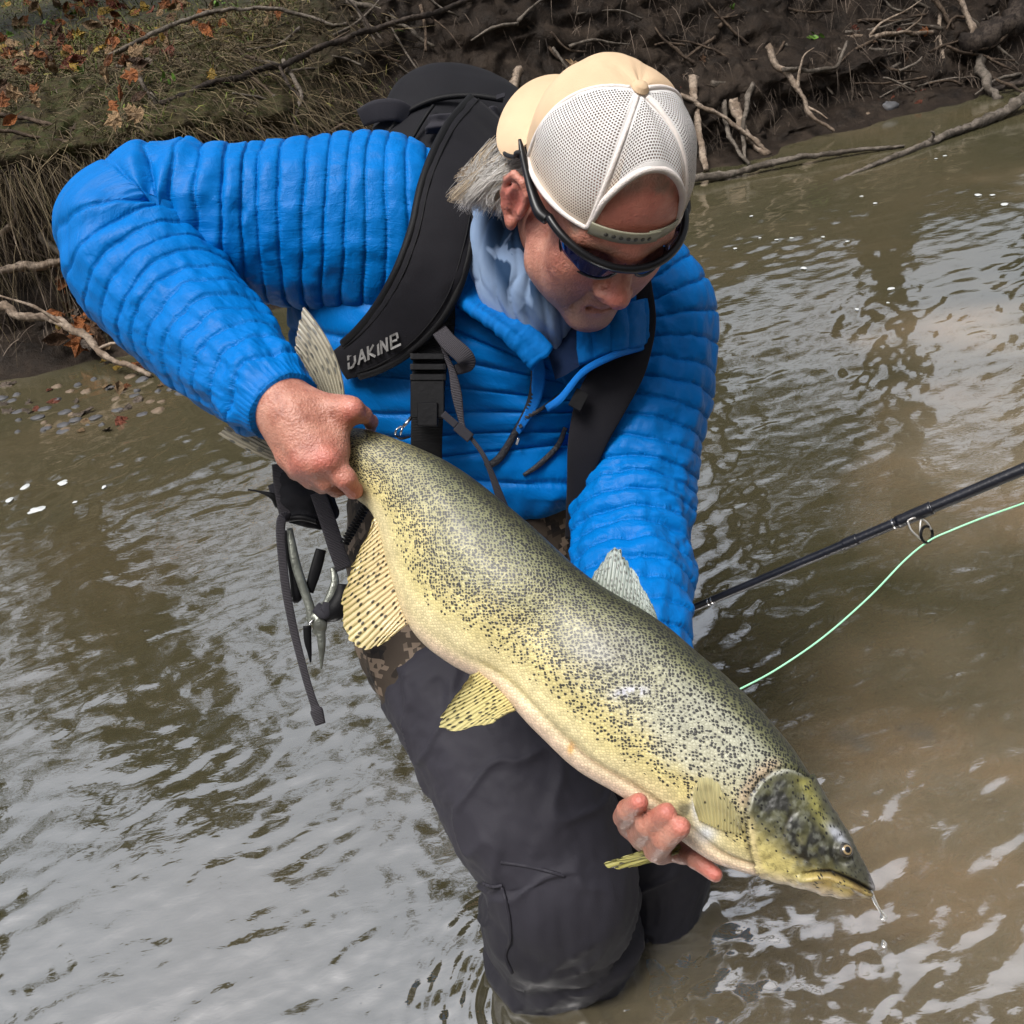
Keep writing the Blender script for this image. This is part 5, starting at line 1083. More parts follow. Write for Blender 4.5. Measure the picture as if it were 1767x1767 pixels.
htube([cap_pt(np.array(.0), np.array(1.57), .001), cap_pt(np.array(.0), np.array(1.57), .006)], [.009, .006], 'button', M_TAN, CAP, 8, 16)
# snap strap across the forehead: two overlapping bands with holes
def strap_band(a0, a1, off, name, w=.0085):
    az = np.linspace(a0, a1, 36); e = rim_el(az) + .03
    c = cap_pt(az, e, off); V = []
    for k, (du, do) in enumerate(((-w, 0), (-w * .8, .0012), (w * .8, .0012), (w, 0), (w * .8, -.0006), (-w * .8, -.0006))): V.append(HWa(c + np.array([0, du, 0]) + nrm(c - CC) * do))
    V = np.stack(V, 1); return mesh(name, V.reshape(-1, 3), gridq(36, 6, True), M_SNAP, CAP)
strap_band(math.radians(-35), math.radians(14), .0025, 'snap_strap'); strap_band(math.radians(5), math.radians(35), .0005, 'snap_strap')
M_HOLE = simple('snap_hole', (.05, .048, .04), .6, .2, 50, 0)
for a in np.radians([-24, -19, -14, -9, -4, 1, 6]):
    c = cap_pt(np.array(a), rim_el(a) + .03, .0038); d = nrm(c - CC); htube([c, c + d * .0006], [.0022, .0022], 'snap_hole', M_HOLE, CAP, 4, 10)
# peak, over the nape
az = np.radians(np.linspace(112, 248, 60)); f = np.linspace(0, 1, 26); AZ, FF = np.meshgrid(az, f); rimp = cap_pt(AZ, rim_el(AZ) + .02, 0)
w = np.cos((AZ - np.pi) * 90 / 70); ln = .068 * np.power(np.clip(w, 0, 1), .5); outd = np.stack([np.sin(AZ) * .55, np.full_like(AZ, -.30), np.cos(AZ)], -1); outd = nrm(outd)
pk = rimp + outd * (FF * ln)[..., None]; pk[..., 1] -= .9 * (pk[..., 0] ** 2) * FF * 3.0
V = HWa(pk.reshape(-1, 3)); nn = HAX @ np.array([0, .0016, 0]); q = gridq(26, 60)
mesh('peak', np.vstack([V + nn, V - nn]), np.vstack([q, q[:, ::-1] + 26 * 60]), M_TAN, CAP)
# ------------------------------------------------------------------ hair at the nape and temples
def hair_locks(seed):
    R = np.random.default_rng(seed); V = []; F = []; cols = []; nn = 0; K = 14
    pal = [np.array((.60, .57, .53)), np.array((.50, .40, .28)), np.array((.74, .72, .70)), np.array((.34, .26, .18))]
    for lk in range(34):
        u = R.random(); r0 = np.array((905, 308, 1.065)) * (1 - u) + np.array((855, 252, 1.125)) * u
        loose = lk > 20
        e0 = np.array((R.normal(848 - 22 * u, 14), R.normal(352 - 12 * u, 7), R.normal(1.09, .012))) if not loose else np.array((R.normal(806, 12), R.normal(332, 14), R.normal(1.08, .01)))
        m0 = np.array((min(r0[0], e0[0]) - R.uniform(4, 22), r0[1] * .5 + e0[1] * .5 + R.normal() * 8, R.normal(1.075, .012)))
        cb = pal[R.choice(4, p=[.36, .28, .24, .12])]; n = 80 if not loose else 26; sp = .0055 if not loose else .0035; ph0 = R.uniform(0, 6.3); fq = R.uniform(3, 6)
        for k in range(n):
            o = R.normal(size=3); t = np.linspace(0, 1, K)[:, None]
            a, b, c_ = P(*r0) + o * sp, P(*m0) + o * sp * 1.1 + R.normal(size=3) * .0015, P(*e0) + o * sp * .6 + R.normal(size=3) * .0035
            c = a * (1 - t) ** 2 + 2 * b * t * (1 - t) + c_ * t * t
            cu = .0075 * t ** 1.4 * (1.6 if loose else 1); c = c + cu * (np.sin(t * fq * 1.6 + ph0) * RT + np.cos(t * fq * 1.3 + ph0) * UP)
            w = .00032 * (1 - t ** 3 * .8); tn = nrm(np.gradient(c, axis=0)); vd = nrm(CAM - c); sd = nrm(np.cross(tn, vd)); V.append(np.stack([c - sd * w, c + sd * w, c + vd * w], 1).reshape(-1, 3))
            i_ = np.arange(K - 1)[:, None] * 3 + nn; F += [np.stack([i_ + e, i_ + (e + 1) % 3, i_ + 3 + (e + 1) % 3, i_ + 3 + e], -1).reshape(-1, 4) for e in range(3)]
            cols.append(np.repeat((cb * R.uniform(.7, 1.25))[None], K * 3, 0)); nn += K * 3
    return np.vstack(V), np.vstack(F), np.vstack(cols)
V, F, cl = hair_locks(4)
hair = mesh('hair', V, F, vcol('hair', .4, 0, .45), MAN, col=cl)
hb = Tube([(905, 268, 1.125, 14, 1), (874, 276, 1.125, 26, 1), (850, 298, 1.118, 26, 1), (846, 322, 1.112, 18, 1), (848, 336, 1.108, 6, 1)], 40, 40, disp=lambda s, V: .002 * np.sin(s.T * 17 + s.L * 60)); M_HAIR = simple('hair_mass', (.20, .155, .115), .5, .4, 60, .003, 150)
hb.obj('hair_mass', M_HAIR, hair)

# ------------------------------------------------------------------ waders
def wader_mat(name, c, camo=False):
    t = NT(name); v = t.co('Object'); n = t.noise(v, 9, 4, .6); f = t.noise(v, 800, 2)
    col = t.mix(n, tuple(q * .8 for q in c), tuple(q * 1.2 for q in c))
    if camo:
        pv = t.n('ShaderNodeVectorMath', operation='SNAP'); t.l(v, pv.inputs[0]); pv.inputs[1].default_value = (.006, .006, .006)
        a = t.noise(pv.outputs[0], 22, 3, .6); b = t.noise(pv.outputs[0], 40, 2, .6); col = t.mix(t.ramp(a, [(.44, 0.), (.45, 1.)]), (.022, .017, .014), (.055, .042, .032)); col = t.mix(t.ramp(b, [(.58, 0.), (.59, 1.)]), col, (.19, .145, .11)); col = t.mix(t.ramp(a, [(.36, 1.), (.37, 0.)]), col, (.012, .010, .010))
    ps = t.n('ShaderNodeSeparateXYZ'); t.l(t.co('Position'), ps.inputs[0]); wet = t.ramp(t.math('MULTIPLY_ADD', n, .10, ps.outputs[2]), [(.20, 1.), (.30, 0.)])   # soaked up to the knee
    col = t.mix(t.math('MULTIPLY', wet, .55), col, (.008, .008, .011))
    t.pbr(col, t.math('MULTIPLY_ADD', n, .25, .5), t.bump(t.math('ADD', f, t.noise(v, 90, 3)), .0007, .5), .18); return t.m
M_WAD = wader_mat('wader_charcoal', (.029, .0275, .036)); M_CAMO = wader_mat('wader_camo', (.06, .05, .04), True)
def folds(seed, A=.010):
    def f(s, V):
        a = fbm(np.stack([np.cos(s.T) * 1.4, np.sin(s.T) * 1.4, s.L * 7], -1), 2, seed); r = 1 - np.abs(fbm(np.stack([np.cos(s.T + s.L * 6) * 1.2, np.sin(s.T + s.L * 6) * 1.2, s.L * 15], -1), 2, seed + 3)) * 1.6
        return A * (a * .6 + np.clip(r, -.5, 1) ** 3 * .8) + .0015 * fbm(np.stack([np.cos(s.T) * 7, np.sin(s.T) * 7, s.L * 60], -1), 2, seed + 8)
    return f
BIB = [(860, 740, 1.36, 170, .55), (845, 830, 1.375, 185, .55), (815, 910, 1.385, 208, .52), (788, 990, 1.39, 197, .54), (772, 1060, 1.39, 162, .6), (778, 1120, 1.385, 144, .65), (800, 1165, 1.37, 132, .7)]
WAD = Tube(BIB, 90, 90, disp=folds(21, .007)).obj('waders', M_CAMO, MAN)
L1 = [(735, 1085, 1.40, 100, .8), (775, 1140, 1.385, 134, .78), (830, 1225, 1.355, 143, .78), (878, 1310, 1.325, 144, .8), (915, 1395, 1.305, 142, .82), (950, 1475, 1.30, 132, .88), (962, 1545, 1.305, 136, .9), (966, 1610, 1.36, 130, .85), (974, 1660, 1.41, 120, .85), (985, 1700, 1.45, 108, .85)]
f1 = PX(FT1 + [0, 0, .15]); L1 += [(f1[0], f1[1], f1[2], 100, .9)]
def leg_disp(s, V):
    d = folds(31, .007)(s, V); k = s.L / s.len[-1]
    for c, a, sl, wd in ((.57, .010, .035, .014), (.64, .008, -.03, .012), (.715, .009, .04, .010), (.50, .007, -.05, .015)):   # sharp creases behind and in front of the knee
        x = s.L / s.len[-1] - c - sl * np.cos(s.T); d = d - a * np.exp(-np.abs(x) / wd) * (.4 + .6 * np.sin(s.T + c * 9) ** 2) + a * .6 * np.exp(-((x - .03) / .02) ** 2)
    return d
T_l1 = Tube(L1, 200, 150, disp=leg_disp); T_l1.obj('wader_leg', M_WAD, WAD)
L2 = [(930, 1130, 1.46, 110, .8), (1010, 1230, 1.46, 105, .8), (1075, 1340, 1.455, 100, .8), (1115, 1430, 1.45, 104, .85), (1135, 1500, 1.45, 98, .9), (1140, 1555, 1.45, 76, .95), (1134, 1610, 1.455, 68, 1), (1128, 1655, 1.46, 62, 1)]
f2 = PX(FT2 + [0, 0, .15]); L2 += [(f2[0], f2[1], f2[2], 60, 1)]
Tube(L2, 170, 120, disp=folds(51, .008)).obj('wader_leg', M_WAD, WAD)
# taped seams on the near leg
_lp = T_l1.V.reshape(-1, 3) - CAM; _ld = _lp @ FWD; _lx = CPX + FPX * (_lp @ RT) / _ld; _ly = CPX - FPX * (_lp @ UP) / _ld
def lsurf(px, py, r=10.0):
    m = (_lx - px) ** 2 + (_ly - py) ** 2 < r * r; return float(_ld[m].min()) if m.any() else float(_ld[np.argmin((_lx - px) ** 2 + (_ly - py) ** 2)])
M_SEAM = M_WAD
for ln in ([(864, 1488), (905, 1494), (945, 1503), (975, 1512)], [(832, 1524), (850, 1530), (866, 1528)], [(866, 1530), (878, 1580), (880, 1620), (872, 1650), (884, 1680)]):
    k = crom(np.array([(a, b, 0) for a, b in ln], float), 24); tube([(a, b, lsurf(a, b) + .0008, 3.2, .35) for a, b, _ in k], 'seam', M_SEAM, WAD, 40, 6)
# ------------------------------------------------------------------ sunglasses
M_BLK = simple('black_frame', (.006, .006, .007), .32, .2, 40, 0, spec=.3)
M_CORDB = simple('black_cord', (.012, .012, .014), .7, .3, 200, .001, 900)
SG = empty('sunglasses', HW(0, .0, .11), 'black wraparound sunglasses with blue mirror lenses on the bent face', 'sunglasses')
def sgp(az, u, off=0.0):
    z = np.asarray(az, float); rs = np.where(z > 0, .086, .080) + off; rf = .087 + off
    return np.stack([rs * np.sin(z), np.zeros_like(z) + u, .030 + rf * np.cos(z)], -1)
az = np.radians(np.linspace(-78, 80, 40)); uu = .021 - .004 * np.cos(az * 2)
htube(sgp(az, uu), .0044, 'frame', M_BLK, SG, 90, 12)
def lens_mat():
    t = NT('mirror_lens'); n = t.noise(t.co('Object'), 18, 2); t.pbr(t.mix(n, (.006, .012, .09), (.02, .04, .22)), .08, None, .9, Coat_Weight=.6, Metallic=.35); return t.m
M_LENS = lens_mat()
for a0, a1 in ((-66, -5), (5, 70)):
    a = np.radians(np.linspace(a0, a1, 36)); f = np.linspace(0, 1, 12); A, Fq = np.meshgrid(a, f); x = (A - math.radians((a0 + a1) / 2)) / math.radians((a1 - a0) / 2)
    h = .030 * np.power(np.clip(1 - np.abs(x) ** 3.2, 0, 1), .6) + .004
    G = sgp(A, .020 - Fq * h, -.001 - .008 * Fq); V = HWa(G.reshape(-1, 3)); inn = HWa(sgp(A, .020 - Fq * h, -.0032 - .008 * Fq).reshape(-1, 3)); q = gridq(12, 36)
    mesh('lens', np.vstack([V, inn]), np.vstack([q[:, ::-1], q + 12 * 36]), M_LENS, SG)
    e = np.radians(np.linspace(a0, a1, 24)); xx = np.linspace(-1, 1, 24); hh_ = .030 * np.power(np.clip(1 - np.abs(xx) ** 3.2, 0, 1), .6) + .004
    htube(sgp(e, .020 - hh_, -.0085), .0014, 'lens_rim', M_BLK, SG, 50, 8)
for s in (-1, 1):
    hs = .080 if s < 0 else .086
    htube([(s * hs * .97, .020, .048), (s * (hs + .004), .020, .036), (s * (hs + .008), .026, .012), (s * .0905, .034, -.010), (s * .0915, .040, -.026), (s * .0925, .046, -.040)], [.0072, .0075, .0052, .0040, .0038, .0018], 'temple', M_BLK, SG, 50, 12, .8)
    htube([(s * (hs + .0055), .018, .031), (s * (hs + .0085), .018, .031)], [.0032, .0030], 'hinge_badge', M_STEEL, SG, 6, 14)
htube([(-.0935, .040, -.028), (-.0965, .036, -.031), (-.0955, .030, -.033), (-.0945, .022, -.040), (-.0945, .012, -.052), (-.092, .002, -.066), (-.080, -.008, -.085)], .0022, 'retainer_cord', M_CORDB, SG, 60, 8)
htube([(-.090, .040, -.026), (-.0965, .040, -.027), (-.0965, .034, -.030), (-.090, .034, -.027)], .0024, 'retainer_knot', M_CORDB, SG, 24, 8)

# ------------------------------------------------------------------ backpack
def packcloth(name, c, rough=.8):
    t = NT(name); v = t.co('Object'); n = t.noise(v, 14, 4, .6); f = t.noise(v, 650, 2, .6)
    t.pbr(t.mix(t.math('MULTIPLY', f, .6), t.mix(n, tuple(q * .7 for q in c), tuple(q * 1.25 for q in c)), tuple(q * .5 for q in c)), rough, t.bump(f, .0006, .6), .2, Sheen_Weight=.02); return t.m
M_PACK = packcloth('pack_cloth', (.009, .009, .012)); M_PACK2 = packcloth('pack_grey', (.030, .029, .036)); M_STRAPP = packcloth('strap_foam', (.011, .0105, .014)); M_PIPE = packcloth('black_piping', (.004, .004, .005), .6)
M_WEBB = webbing('black_webbing', (.006, .006, .007)); M_WEBG = webbing('grey_webbing', (.045, .041, .048))
M_PLAST = simple('black_plastic', (.005, .005, .006), .5, .2, 40, .0003, 200, .15)
PACK = empty('backpack', P(800, 700, 1.5), 'black backpack worn on the shoulders of the man, straps over the chest', 'backpack')
Tube([(808, 148, 1.52, 40, .7), (806, 158, 1.515, 84, .66), (803, 178, 1.51, 116, .62), (798, 220, 1.50, 142, .6), (795, 300, 1.49, 165, .6), (805, 420, 1.50, 175, .6), (812, 600, 1.53, 175, .6), (812, 720, 1.54, 150, .6), (812, 760, 1.54, 60, .6)], 90, 90, e=2.6, disp=lambda s, V: .006 * fbm(V * 9, 3, 5)).obj('pack_body', M_PACK, PACK)
def front_of(px, py, lo=1.36): return lo
tube([(664, 236, 1.425, 4, 1), (700, 196, 1.42, 4.5, 1), (750, 172, 1.41, 5, 1), (810, 165, 1.405, 5, 1), (868, 172, 1.40, 5, 1)], 'zipper', M_PIPE, PACK, 50, 10)
tube([(712, 238, 1.40, 3, 1), (735, 200, 1.395, 3, 1), (748, 182, 1.40, 3, 1)], 'seam', M_PIPE, PACK, 30, 8)
pobj([[(740, 206, 1.392), (800, 198, 1.385), (860, 188, 1.385)], [(736, 218, 1.388), (800, 212, 1.38), (860, 202, 1.38)], [(732, 232, 1.39), (800, 226, 1.382), (860, 216, 1.382)]], 'grey_panel', M_PACK2, PACK, 16, 40, .014, lambda u, v, S: .003 * np.sin(v * 12) + .002 * fbm(np.stack([u * 8, v * 3, u * 0], -1), 2, 3))
box('zip_pull', P(864, 166, 1.375), (RT * .006 + UP * .002, UP * .003, FWD * .0015), M_PACK2, PACK)
tube([(622, 204, 1.42, 15, .12), (650, 192, 1.41, 18, .12), (682, 190, 1.41, 18, .12), (706, 200, 1.42, 16, .12)], 'grab_loop', M_PACK2, PACK, 30, 12, e=3)
tube([(650, 232, 1.43, 12, .14), (672, 216, 1.425, 13, .14), (700, 202, 1.42, 12, .14)], 'grab_loop', M_PACK, PACK, 24, 12, e=3)
def strap_disp(s, V): return .0012 * fbm(V * 40, 2, 3)
STL = [(850, 205, 1.30, 52, .2), (812, 255, 1.205, 54, .2), (780, 330, 1.152, 54, .2), (762, 410, 1.138, 54, .2), (734, 492, 1.142, 56, .2), (690, 558, 1.162, 50, .2), (640, 602, 1.188, 40, .22), (588, 630, 1.215, 27, .25)]
TS = Tube(STL, 120, 40, e=3.2, disp=strap_disp); SHS = TS.obj('shoulder_strap', M_STRAPP, PACK)
ks = crom(np.array(STL), 120)
for sg in (-1, 1):
    e = TS.c + TS.n1 * (TS.r1 * .97 * sg)[:, None] + TS.n2 * .001; Tube(None, 90, 10, world=np.c_[e[::6], np.full(20, .0052), np.full(20, .0052)]).obj('piping', M_PIPE, SHS)
    e = TS.c + TS.n1 * (TS.r1 * .74 * sg)[:, None] + TS.n2 * (TS.r2 * .93)[:, None]; Tube(None, 90, 6, world=np.c_[e[::6], np.full(20, .0009), np.full(20, .0009)]).obj('stitching', M_PIPE, SHS)
# the maker's word on the strap, raised letters
GL = {'D': [[(0, .72), (.0, 1), (.55, 1), (.9, .75), (.9, .3), (.55, 0), (0, 0)], [(0, .42), (0, 0)]], 'A': [[(0, 0), (.5, 1), (.95, 0)], [(.28, .32), (.72, .32)]], 'K': [[(0, 0), (0, 1)], [(.85, 1), (.1, .48), (.9, 0)]], 'I': [[(.1, 0), (.1, 1)]], 'N': [[(0, 0), (0, 1), (.8, 0), (.8, 1)]], 'E': [[(.95, .62), (.85, .98), (.0, 1), (0, 0), (1.25, 0)], [(0, .5), (.75, .5)]]}
GW = {'D': 1.1, 'A': 1.1, 'K': 1.05, 'I': .42, 'N': 1.1, 'E': 1.1}
M_LET = simple('grey_print', (.20, .195, .19), .6, .2, 90, .0004, 600)
def strapdepth(x, y):
    i = int(np.argmin((ks[:, 0] - x) ** 2 + (ks[:, 1] - y) ** 2)); t = ks[i]; r2 = t[3] * t[4] * t[2] / FPX; return t[2] - r2 - .0012
cur = 0; org = np.array([602., 636.]); bx_ = np.array([.905, -.425]); by_ = np.array([-.43, -.9]) * 1.0; by_ = np.array([-.15, -.98])
for ch in 'DAKINE':
    V = []; F = []
    for pl in GL[ch]:
        pl = np.array(pl, float); pl = np.c_[(pl[:, 0] * .8 + cur) * 17.0 + pl[:, 1] * 2.0, pl[:, 1] * 21.0]
        for a, b in zip(pl[:-1], pl[1:]):
            d = b - a; L_ = np.linalg.norm(d); d = d / (L_ + 1e-9); nn = np.array([-d[1], d[0]]) * 2.0; a2 = a - d * 1.2; b2 = b + d * 1.2; k = len(V)
            for lift in (0, .0014):
                for q in (a2 + nn, b2 + nn, b2 - nn, a2 - nn):
                    p = org + bx_ * q[0] + by_ * q[1]; V.append(P(p[0], p[1], strapdepth(*p) - lift))
            F += [(k + 4, k + 5, k + 6, k + 7), (k, k + 1, k + 5, k + 4), (k + 1, k + 2, k + 6, k + 5), (k + 2, k + 3, k + 7, k + 6), (k + 3, k, k + 4, k + 7)]
    mesh('letter', V, F, M_LET, SHS, smooth=False); cur += GW[ch]
# sternum webbing, buckle, adjusters
tube([(752, 520, 1.175, 34, .1), (750, 570, 1.178, 34, .1), (742, 630, 1.182, 30, .1), (738, 700, 1.19, 28, .1), (736, 770, 1.21, 27, .1), (738, 812, 1.24, 26, .1)], 'chest_webbing', M_WEBB, PACK, 60, 14, e=3.5)
BK = empty('buckle', P(738, 690, 1.17)); BK.parent = PACK
box('buckle_body', P(738, 684, 1.172), (RT * .020, UP * .026, FWD * .006), M_PLAST, BK)
for k in range(3): box('buckle_bar', P(739, 652 - k * 18, 1.170), (RT * .021, UP * .0035, FWD * .006), M_PLAST, BK)
box('buckle_prong', P(738, 715, 1.168), (RT * .012, UP * .014, FWD * .006), M_PLAST, BK)
tube([(748, 556, 1.165, 13, .1), (772, 588, 1.150, 15, .1), (798, 612, 1.145, 16, .1), (806, 626, 1.152, 15, .12), (798, 634, 1.165, 11, .2), (782, 640, 1.172, 8, .2)], 'grey_webbing', M_WEBG, PACK, 50, 12, e=3)
tube([(754, 566, 1.168, 4, .3), (768, 610, 1.165, 4, .3), (780, 640, 1.165, 6, .3), (788, 680, 1.162, 9, .2), (796, 725, 1.162, 5, .3), (800, 740, 1.16, 4, .3)], 'tail_webbing', M_WEBG, PACK, 50, 10, e=3)
dv = nrm(RT * .76 - UP * .65)
box('slider', P(776, 724, 1.155), (dv * .0105, nrm(np.cross(dv, FWD)) * .0042, FWD * .003), M_PACK2, PACK); box('slider', P(800, 746, 1.152), (dv * .011, nrm(np.cross(dv, FWD)) * .0058, FWD * .004), M_PACK2, PACK)
tube([(810, 752, 1.152, 3.5, .4), (832, 782, 1.155, 4, .4), (846, 812, 1.165, 5, .35), (860, 850, 1.18, 7, .25), (876, 892, 1.20, 8, .2)], 'sternum_cord', M_WEBG, PACK, 50, 10, e=3)
tube([(1100, 440, 1.19, 14, .2), (1112, 500, 1.178, 14, .2), (1110, 560, 1.175, 22, .15), (1078, 625, 1.172, 40, .12), (1040, 690, 1.178, 44, .12), (1014, 760, 1.19, 34, .14), (998, 840, 1.215, 20, .2), (990, 930, 1.25, 15, .2)], 'shoulder_strap', M_STRAPP, PACK, 90, 24, e=3)
box('strap_clip', P(998, 690, 1.16), (RT * .007 - UP * .004, UP * .010 + RT * .005, FWD * .003), M_PLAST, PACK)
CLIP = empty('snap_clip', P(700, 745, 1.17), 'small steel snap clip on the wader bib beside the chest webbing', 'clip')
tube([(714, 714, 1.175, 2.4, 1), (704, 727, 1.165, 3, 1), (696, 736, 1.165, 2.6, 1)], 'shackle', M_STEEL, CLIP, 24, 10)
for dx in (-4, 5): tube([(694 + dx * .4, 735, 1.165, 1.8, 1), (688 + dx, 742, 1.162, 2, 1), (686 + dx, 750, 1.165, 1.6, 1)], 'jaw', M_STEEL, CLIP, 18, 8)
tube([(683, 752, 1.17, 2, 1), (692, 757, 1.168, 2.2, 1), (706, 754, 1.175, 2, 1)], 'tether', M_CORDB, CLIP, 20, 8)

# ------------------------------------------------------------------ hip gear: wading belt webbing, pouch, pliers, tether
BELT = empty('hip_pouch', P(520, 900, 1.27), 'black hip pouch with grey webbing hanging under the fist', 'pouch')
pobj([[(478, 805, 1.29), (520, 820, 1.27), (575, 850, 1.27)], [(484, 850, 1.285), (525, 865, 1.265), (585, 890, 1.275)], [(505, 888, 1.285), (533, 912, 1.27), (560, 906, 1.28)]], 'pouch_body', M_PACK, BELT, 24, 24, .03, lambda u, v, S: .004 * fbm(np.stack([u * 4, v * 4, u * 0], -1), 3, 3))
tube([(482, 800, 1.265, 13, .1), (488, 840, 1.262, 15, .1), (496, 888, 1.262, 14, .1)], 'webbing', M_WEBG, BELT, 24, 12, e=3)
tube([(548, 850, 1.245, 13, .1), (566, 900, 1.24, 14, .1), (582, 950, 1.238, 14, .1), (594, 982, 1.24, 14, .1)], 'webbing', M_WEBG, BELT, 30, 12, e=3)
tube([(428, 845, 1.27, 1.6, 1), (446, 848, 1.27, 2, 1), (470, 856, 1.27, 6, .5), (484, 868, 1.275, 12, .3)], 'webbing_tail', M_PIPE, BELT, 24, 10)
pobj([[(462, 838, 1.29), (480, 832, 1.285), (500, 842, 1.285)], [(470, 862, 1.29), (488, 868, 1.285), (506, 872, 1.285)], [(484, 886, 1.29), (498, 888, 1.285), (508, 890, 1.285)]], 'flap', M_PACK2, BELT, 14, 14, .006)
tube([(488, 897, 1.255, 5, 1), (520, 893, 1.25, 6, 1), (548, 900, 1.25, 5, 1)], 'belt_bar', M_PLAST, BELT, 20, 10)
TETH = tag(tube([(500, 893, 1.245, 7, .2), (488, 892, 1.235, 8, .2), (484, 915, 1.232, 8, .2), (487, 960, 1.232, 7.5, .2), (494, 1020, 1.232, 7.5, .2), (508, 1092, 1.235, 7, .2), (528, 1170, 1.235, 6.5, .2), (543, 1218, 1.235, 7, .2), (546, 1226, 1.235, 11, .3), (553, 1250, 1.235, 9, .3)], 'webbing_strap', M_WEBG, None, 110, 12, e=3), 'long dangling grey webbing strap end beside the pliers', 'strap')
PL = empty('pliers', P(545, 1100, 1.25), 'needle nose fishing pliers hanging at the hip above the water', 'pliers')
M_OLDST = simple('worn_steel', (.22, .23, .20), .38, .35, 60, .001, 200, .5, Metallic=.8)
tube([(500, 912, 1.246, 5, .8), (504, 940, 1.243, 7, .7), (511, 975, 1.242, 8, .7), (522, 1010, 1.242, 8, .7), (534, 1045, 1.242, 8, .8), (541, 1075, 1.242, 10, .7)], 'handle', M_OLDST, PL, 40, 14, e=2.6)
tube([(497, 915, 1.25, 6, .8), (500, 950, 1.248, 7, .8), (507, 990, 1.247, 8, .8), (512, 1030, 1.247, 9, .8), (506, 1038, 1.247, 4, .8)], 'grip', M_PLAST, PL, 30, 12)
tube([(574, 980, 1.246, 5, .8), (578, 1003, 1.243, 7, .7), (572, 1028, 1.242, 9, .7), (560, 1050, 1.242, 8, .8), (548, 1076, 1.242, 10, .7)], 'handle', M_OLDST, PL, 40, 14, e=2.6)
tube([(592, 1010, 1.247, 13, .8), (590, 1032, 1.242, 17, .8), (578, 1054, 1.24, 18, .8), (560, 1066, 1.242, 10, .8)], 'grip', M_PLAST, PL, 30, 14)
tube([(545, 1048, 1.237, 10, .4), (560, 1058, 1.232, 11, .4), (566, 1040, 1.235, 8, .4)], 'grip', M_PACK2, PL, 20, 12)
tube([(529, 1068, 1.243, 4, 1), (548, 1066, 1.240, 12, .6), (552, 1082, 1.240, 12, .6), (546, 1094, 1.242, 9, .6)], 'joint', M_OLDST, PL, 24, 16)
htube_pts = None
tube([(536, 1073, 1.2345, 6.5, .3), (537, 1074, 1.2325, 5.5, .3)], 'pivot', M_STEEL, PL, 4, 16)
tube([(530, 1080, 1.243, 7, .7), (531, 1105, 1.243, 6.5, .7), (534, 1125, 1.243, 4, .7), (536, 1143, 1.243, 1.4, .7)], 'jaw', M_PLAST, PL, 26, 12, e=2.8)
tube([(553, 1085, 1.24, 8, .7), (555, 1110, 1.24, 7, .7), (555, 1134, 1.24, 4, .7), (554, 1156, 1.24, 1.4, .7)], 'jaw', M_OLDST, PL, 26, 12, e=2.8)
tube([(554, 948, 1.255, 9, .5), (545, 982, 1.252, 10, .5), (533, 1022, 1.25, 8, .5)], 'holster_bar', M_PLAST, PL, 24, 12, e=2.8)
# coiled tether
a = P(594, 938, 1.225); b = P(636, 866, 1.225); t = np.linspace(0, 1, 260); ax = nrm(b - a); u1 = nrm(np.cross(ax, FWD)); u2 = np.cross(ax, u1)
c = a + (b - a) * t[:, None] + .0048 * (np.cos(t * 2 * np.pi * 15)[:, None] * u1 + np.sin(t * 2 * np.pi * 15)[:, None] * u2)
tag(Tube(None, 520, 7, world=np.c_[c, np.full(260, .0015), np.full(260, .0015)]).obj('coiled_cord', M_PLAST), 'black coiled plastic cord between the fist and the anal fin', 'cord')

# ------------------------------------------------------------------ rod and line
RA, RB = P(1060, 1107, 1.36), P(1960, 728, 1.02)
def rodpt(px):
    lo, hi = 0.0, 1.0
    for _ in range(40):
        m = (lo + hi) / 2
        if PX(RA + (RB - RA) * m)[0] < px: lo = m
        else: hi = m
    return RA + (RB - RA) * lo
ROD = empty('fishing_rod', RA, 'black fly rod sticking out from under the arm over the river', 'fishing rod')
M_ROD = simple('rod_graphite', (.008, .009, .014), .3, .3, 60, .0004, 300, .5)
def rseg(x0, x1, r0, r1, name, m): a, b = rodpt(x0), rodpt(x1); return wtube([np.r_[a, r0], np.r_[(a + b) / 2, (r0 + r1) / 2], np.r_[b, r1]], name, m, ROD, 12, 16)
rseg(1060, 1950, .0048, .0072, 'blank', M_ROD); rseg(1456, 1480, .0070, .0072, 'ferrule', M_ROD); rseg(1548, 1608, .0076, .0079, 'wrap', M_ROD)
for x in (1457, 1541, 1606, 1222, 1228): rseg(x, x + 2.2, .0068 if x > 1300 else .0056, .0069 if x > 1300 else .0056, 'ring', M_STEEL)
gd_ = PX(rodpt(1590))[2]; gc = (1599, 922)
GD = empty('line_guide', P(1590, 910, gd_)); GD.parent = ROD
M_GREYM = simple('guide_wire', (.50, .48, .45), .3, .15, 60, 0, .5, Metallic=.7)
q = [(gc[0] + 10 * math.cos(a), gc[1] + 14 * math.sin(a), gd_ - .004 + .006 * math.cos(a), 2.4, 1) for a in np.linspace(0, 2 * math.pi, 25)]
tube(q, 'guide_ring', M_PLAST, GD, 60, 8)
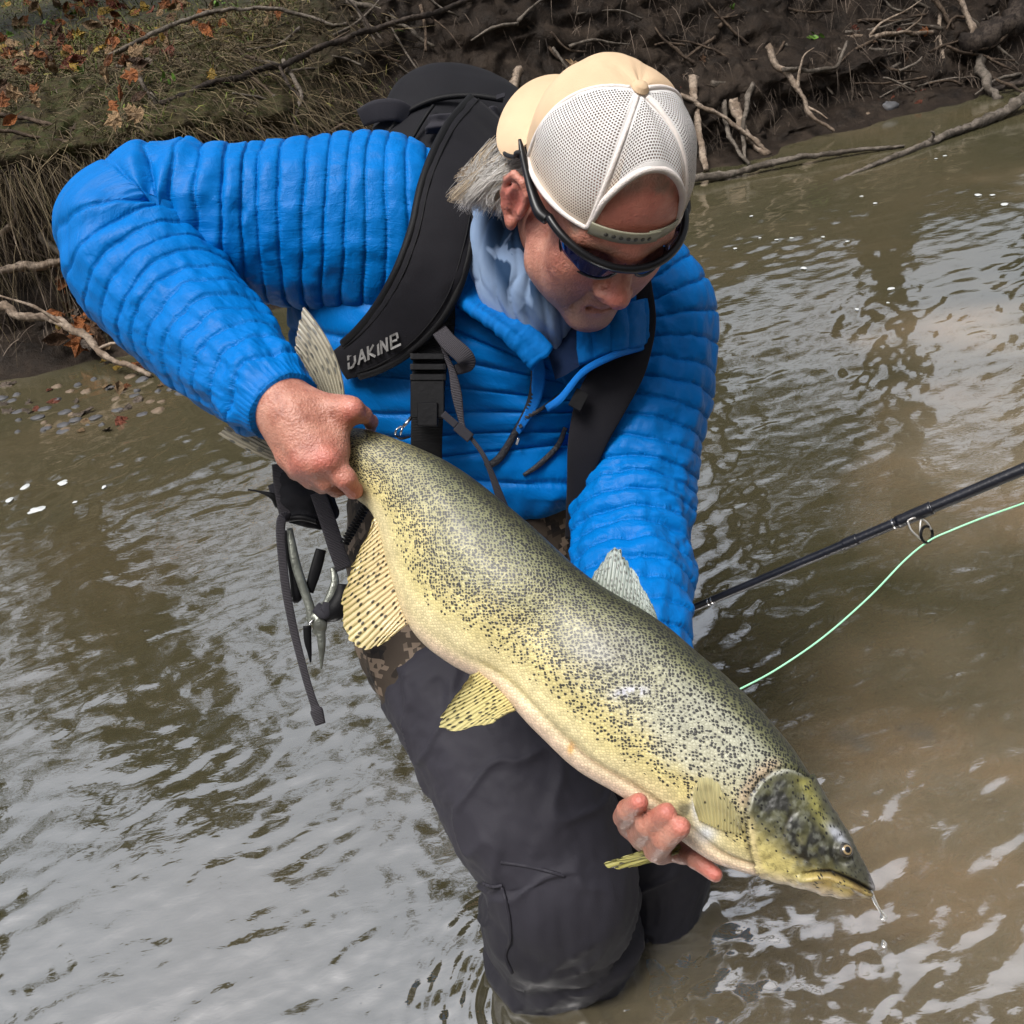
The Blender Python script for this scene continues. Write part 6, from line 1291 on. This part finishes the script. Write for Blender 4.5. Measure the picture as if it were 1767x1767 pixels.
for l in ([(1566, 899, gd_), (1572, 914, gd_ - .002), (1584, 926, gd_ - .004), (1592, 932, gd_ - .004)], [(1590, 893, gd_), (1588, 905, gd_ - .003), (1588, 922, gd_ - .004), (1592, 933, gd_ - .004)], [(1588, 893, gd_), (1600, 902, gd_ - .002), (1607, 914, gd_ - .002)], [(1566, 899, gd_), (1576, 894, gd_ - .002), (1590, 893, gd_)]):
    tube([(*p, 1.9, 1) for p in l], 'guide_leg', M_GREYM, GD, 24, 7)
M_LINE = simple('mint_line', (.36, .78, .50), .4, .08, 60, 0, .4)
tag(tube([(1830, 842, gd_ - .06, 1.7, 1), (1767, 868, gd_ - .04, 1.7, 1), (1700, 892, gd_ - .02, 1.7, 1), (1640, 916, gd_ - .008, 1.7, 1), (1602, 934, gd_ - .004, 1.7, 1), (1560, 968, gd_ - .01, 1.7, 1), (1500, 1030, gd_ - .03, 1.7, 1), (1420, 1100, gd_ - .05, 1.7, 1), (1340, 1155, gd_ - .06, 1.7, 1), (1275, 1190, gd_ - .07, 1.7, 1), (1225, 1214, gd_ - .08, 1.7, 1)], 'fishing_line', M_LINE, None, 160, 8), 'pale mint green fly line running through the rod guide', 'fishing line')
# ------------------------------------------------------------------ origins: put every object's origin at its own base
def _base(o):
    if o.type == 'MESH' and len(o.data.vertices):
        c = np.empty(len(o.data.vertices) * 3, np.float32); o.data.vertices.foreach_get('co', c); c = c.reshape(-1, 3)
        lo, hi = c.min(0), c.max(0); return np.array([(lo[0] + hi[0]) / 2, (lo[1] + hi[1]) / 2, lo[2]], float)
    return np.array(o.get('base', (0, 0, 0)), float)
def _settle(o, par):
    b = _base(o)
    if o.type == 'MESH': o.data.transform(Matrix.Translation(Vector(-b)))
    o.location = Vector(b - par)
    if 'base' in o: del o['base']
    for c in o.children: _settle(c, b)
for o in [o for o in scene.objects if o.parent is None and o.type in ('MESH', 'EMPTY')]:
    if 'placed' in o: del o['placed']; continue
    if o.get('kind') == 'structure': continue
    _settle(o, np.zeros(3))
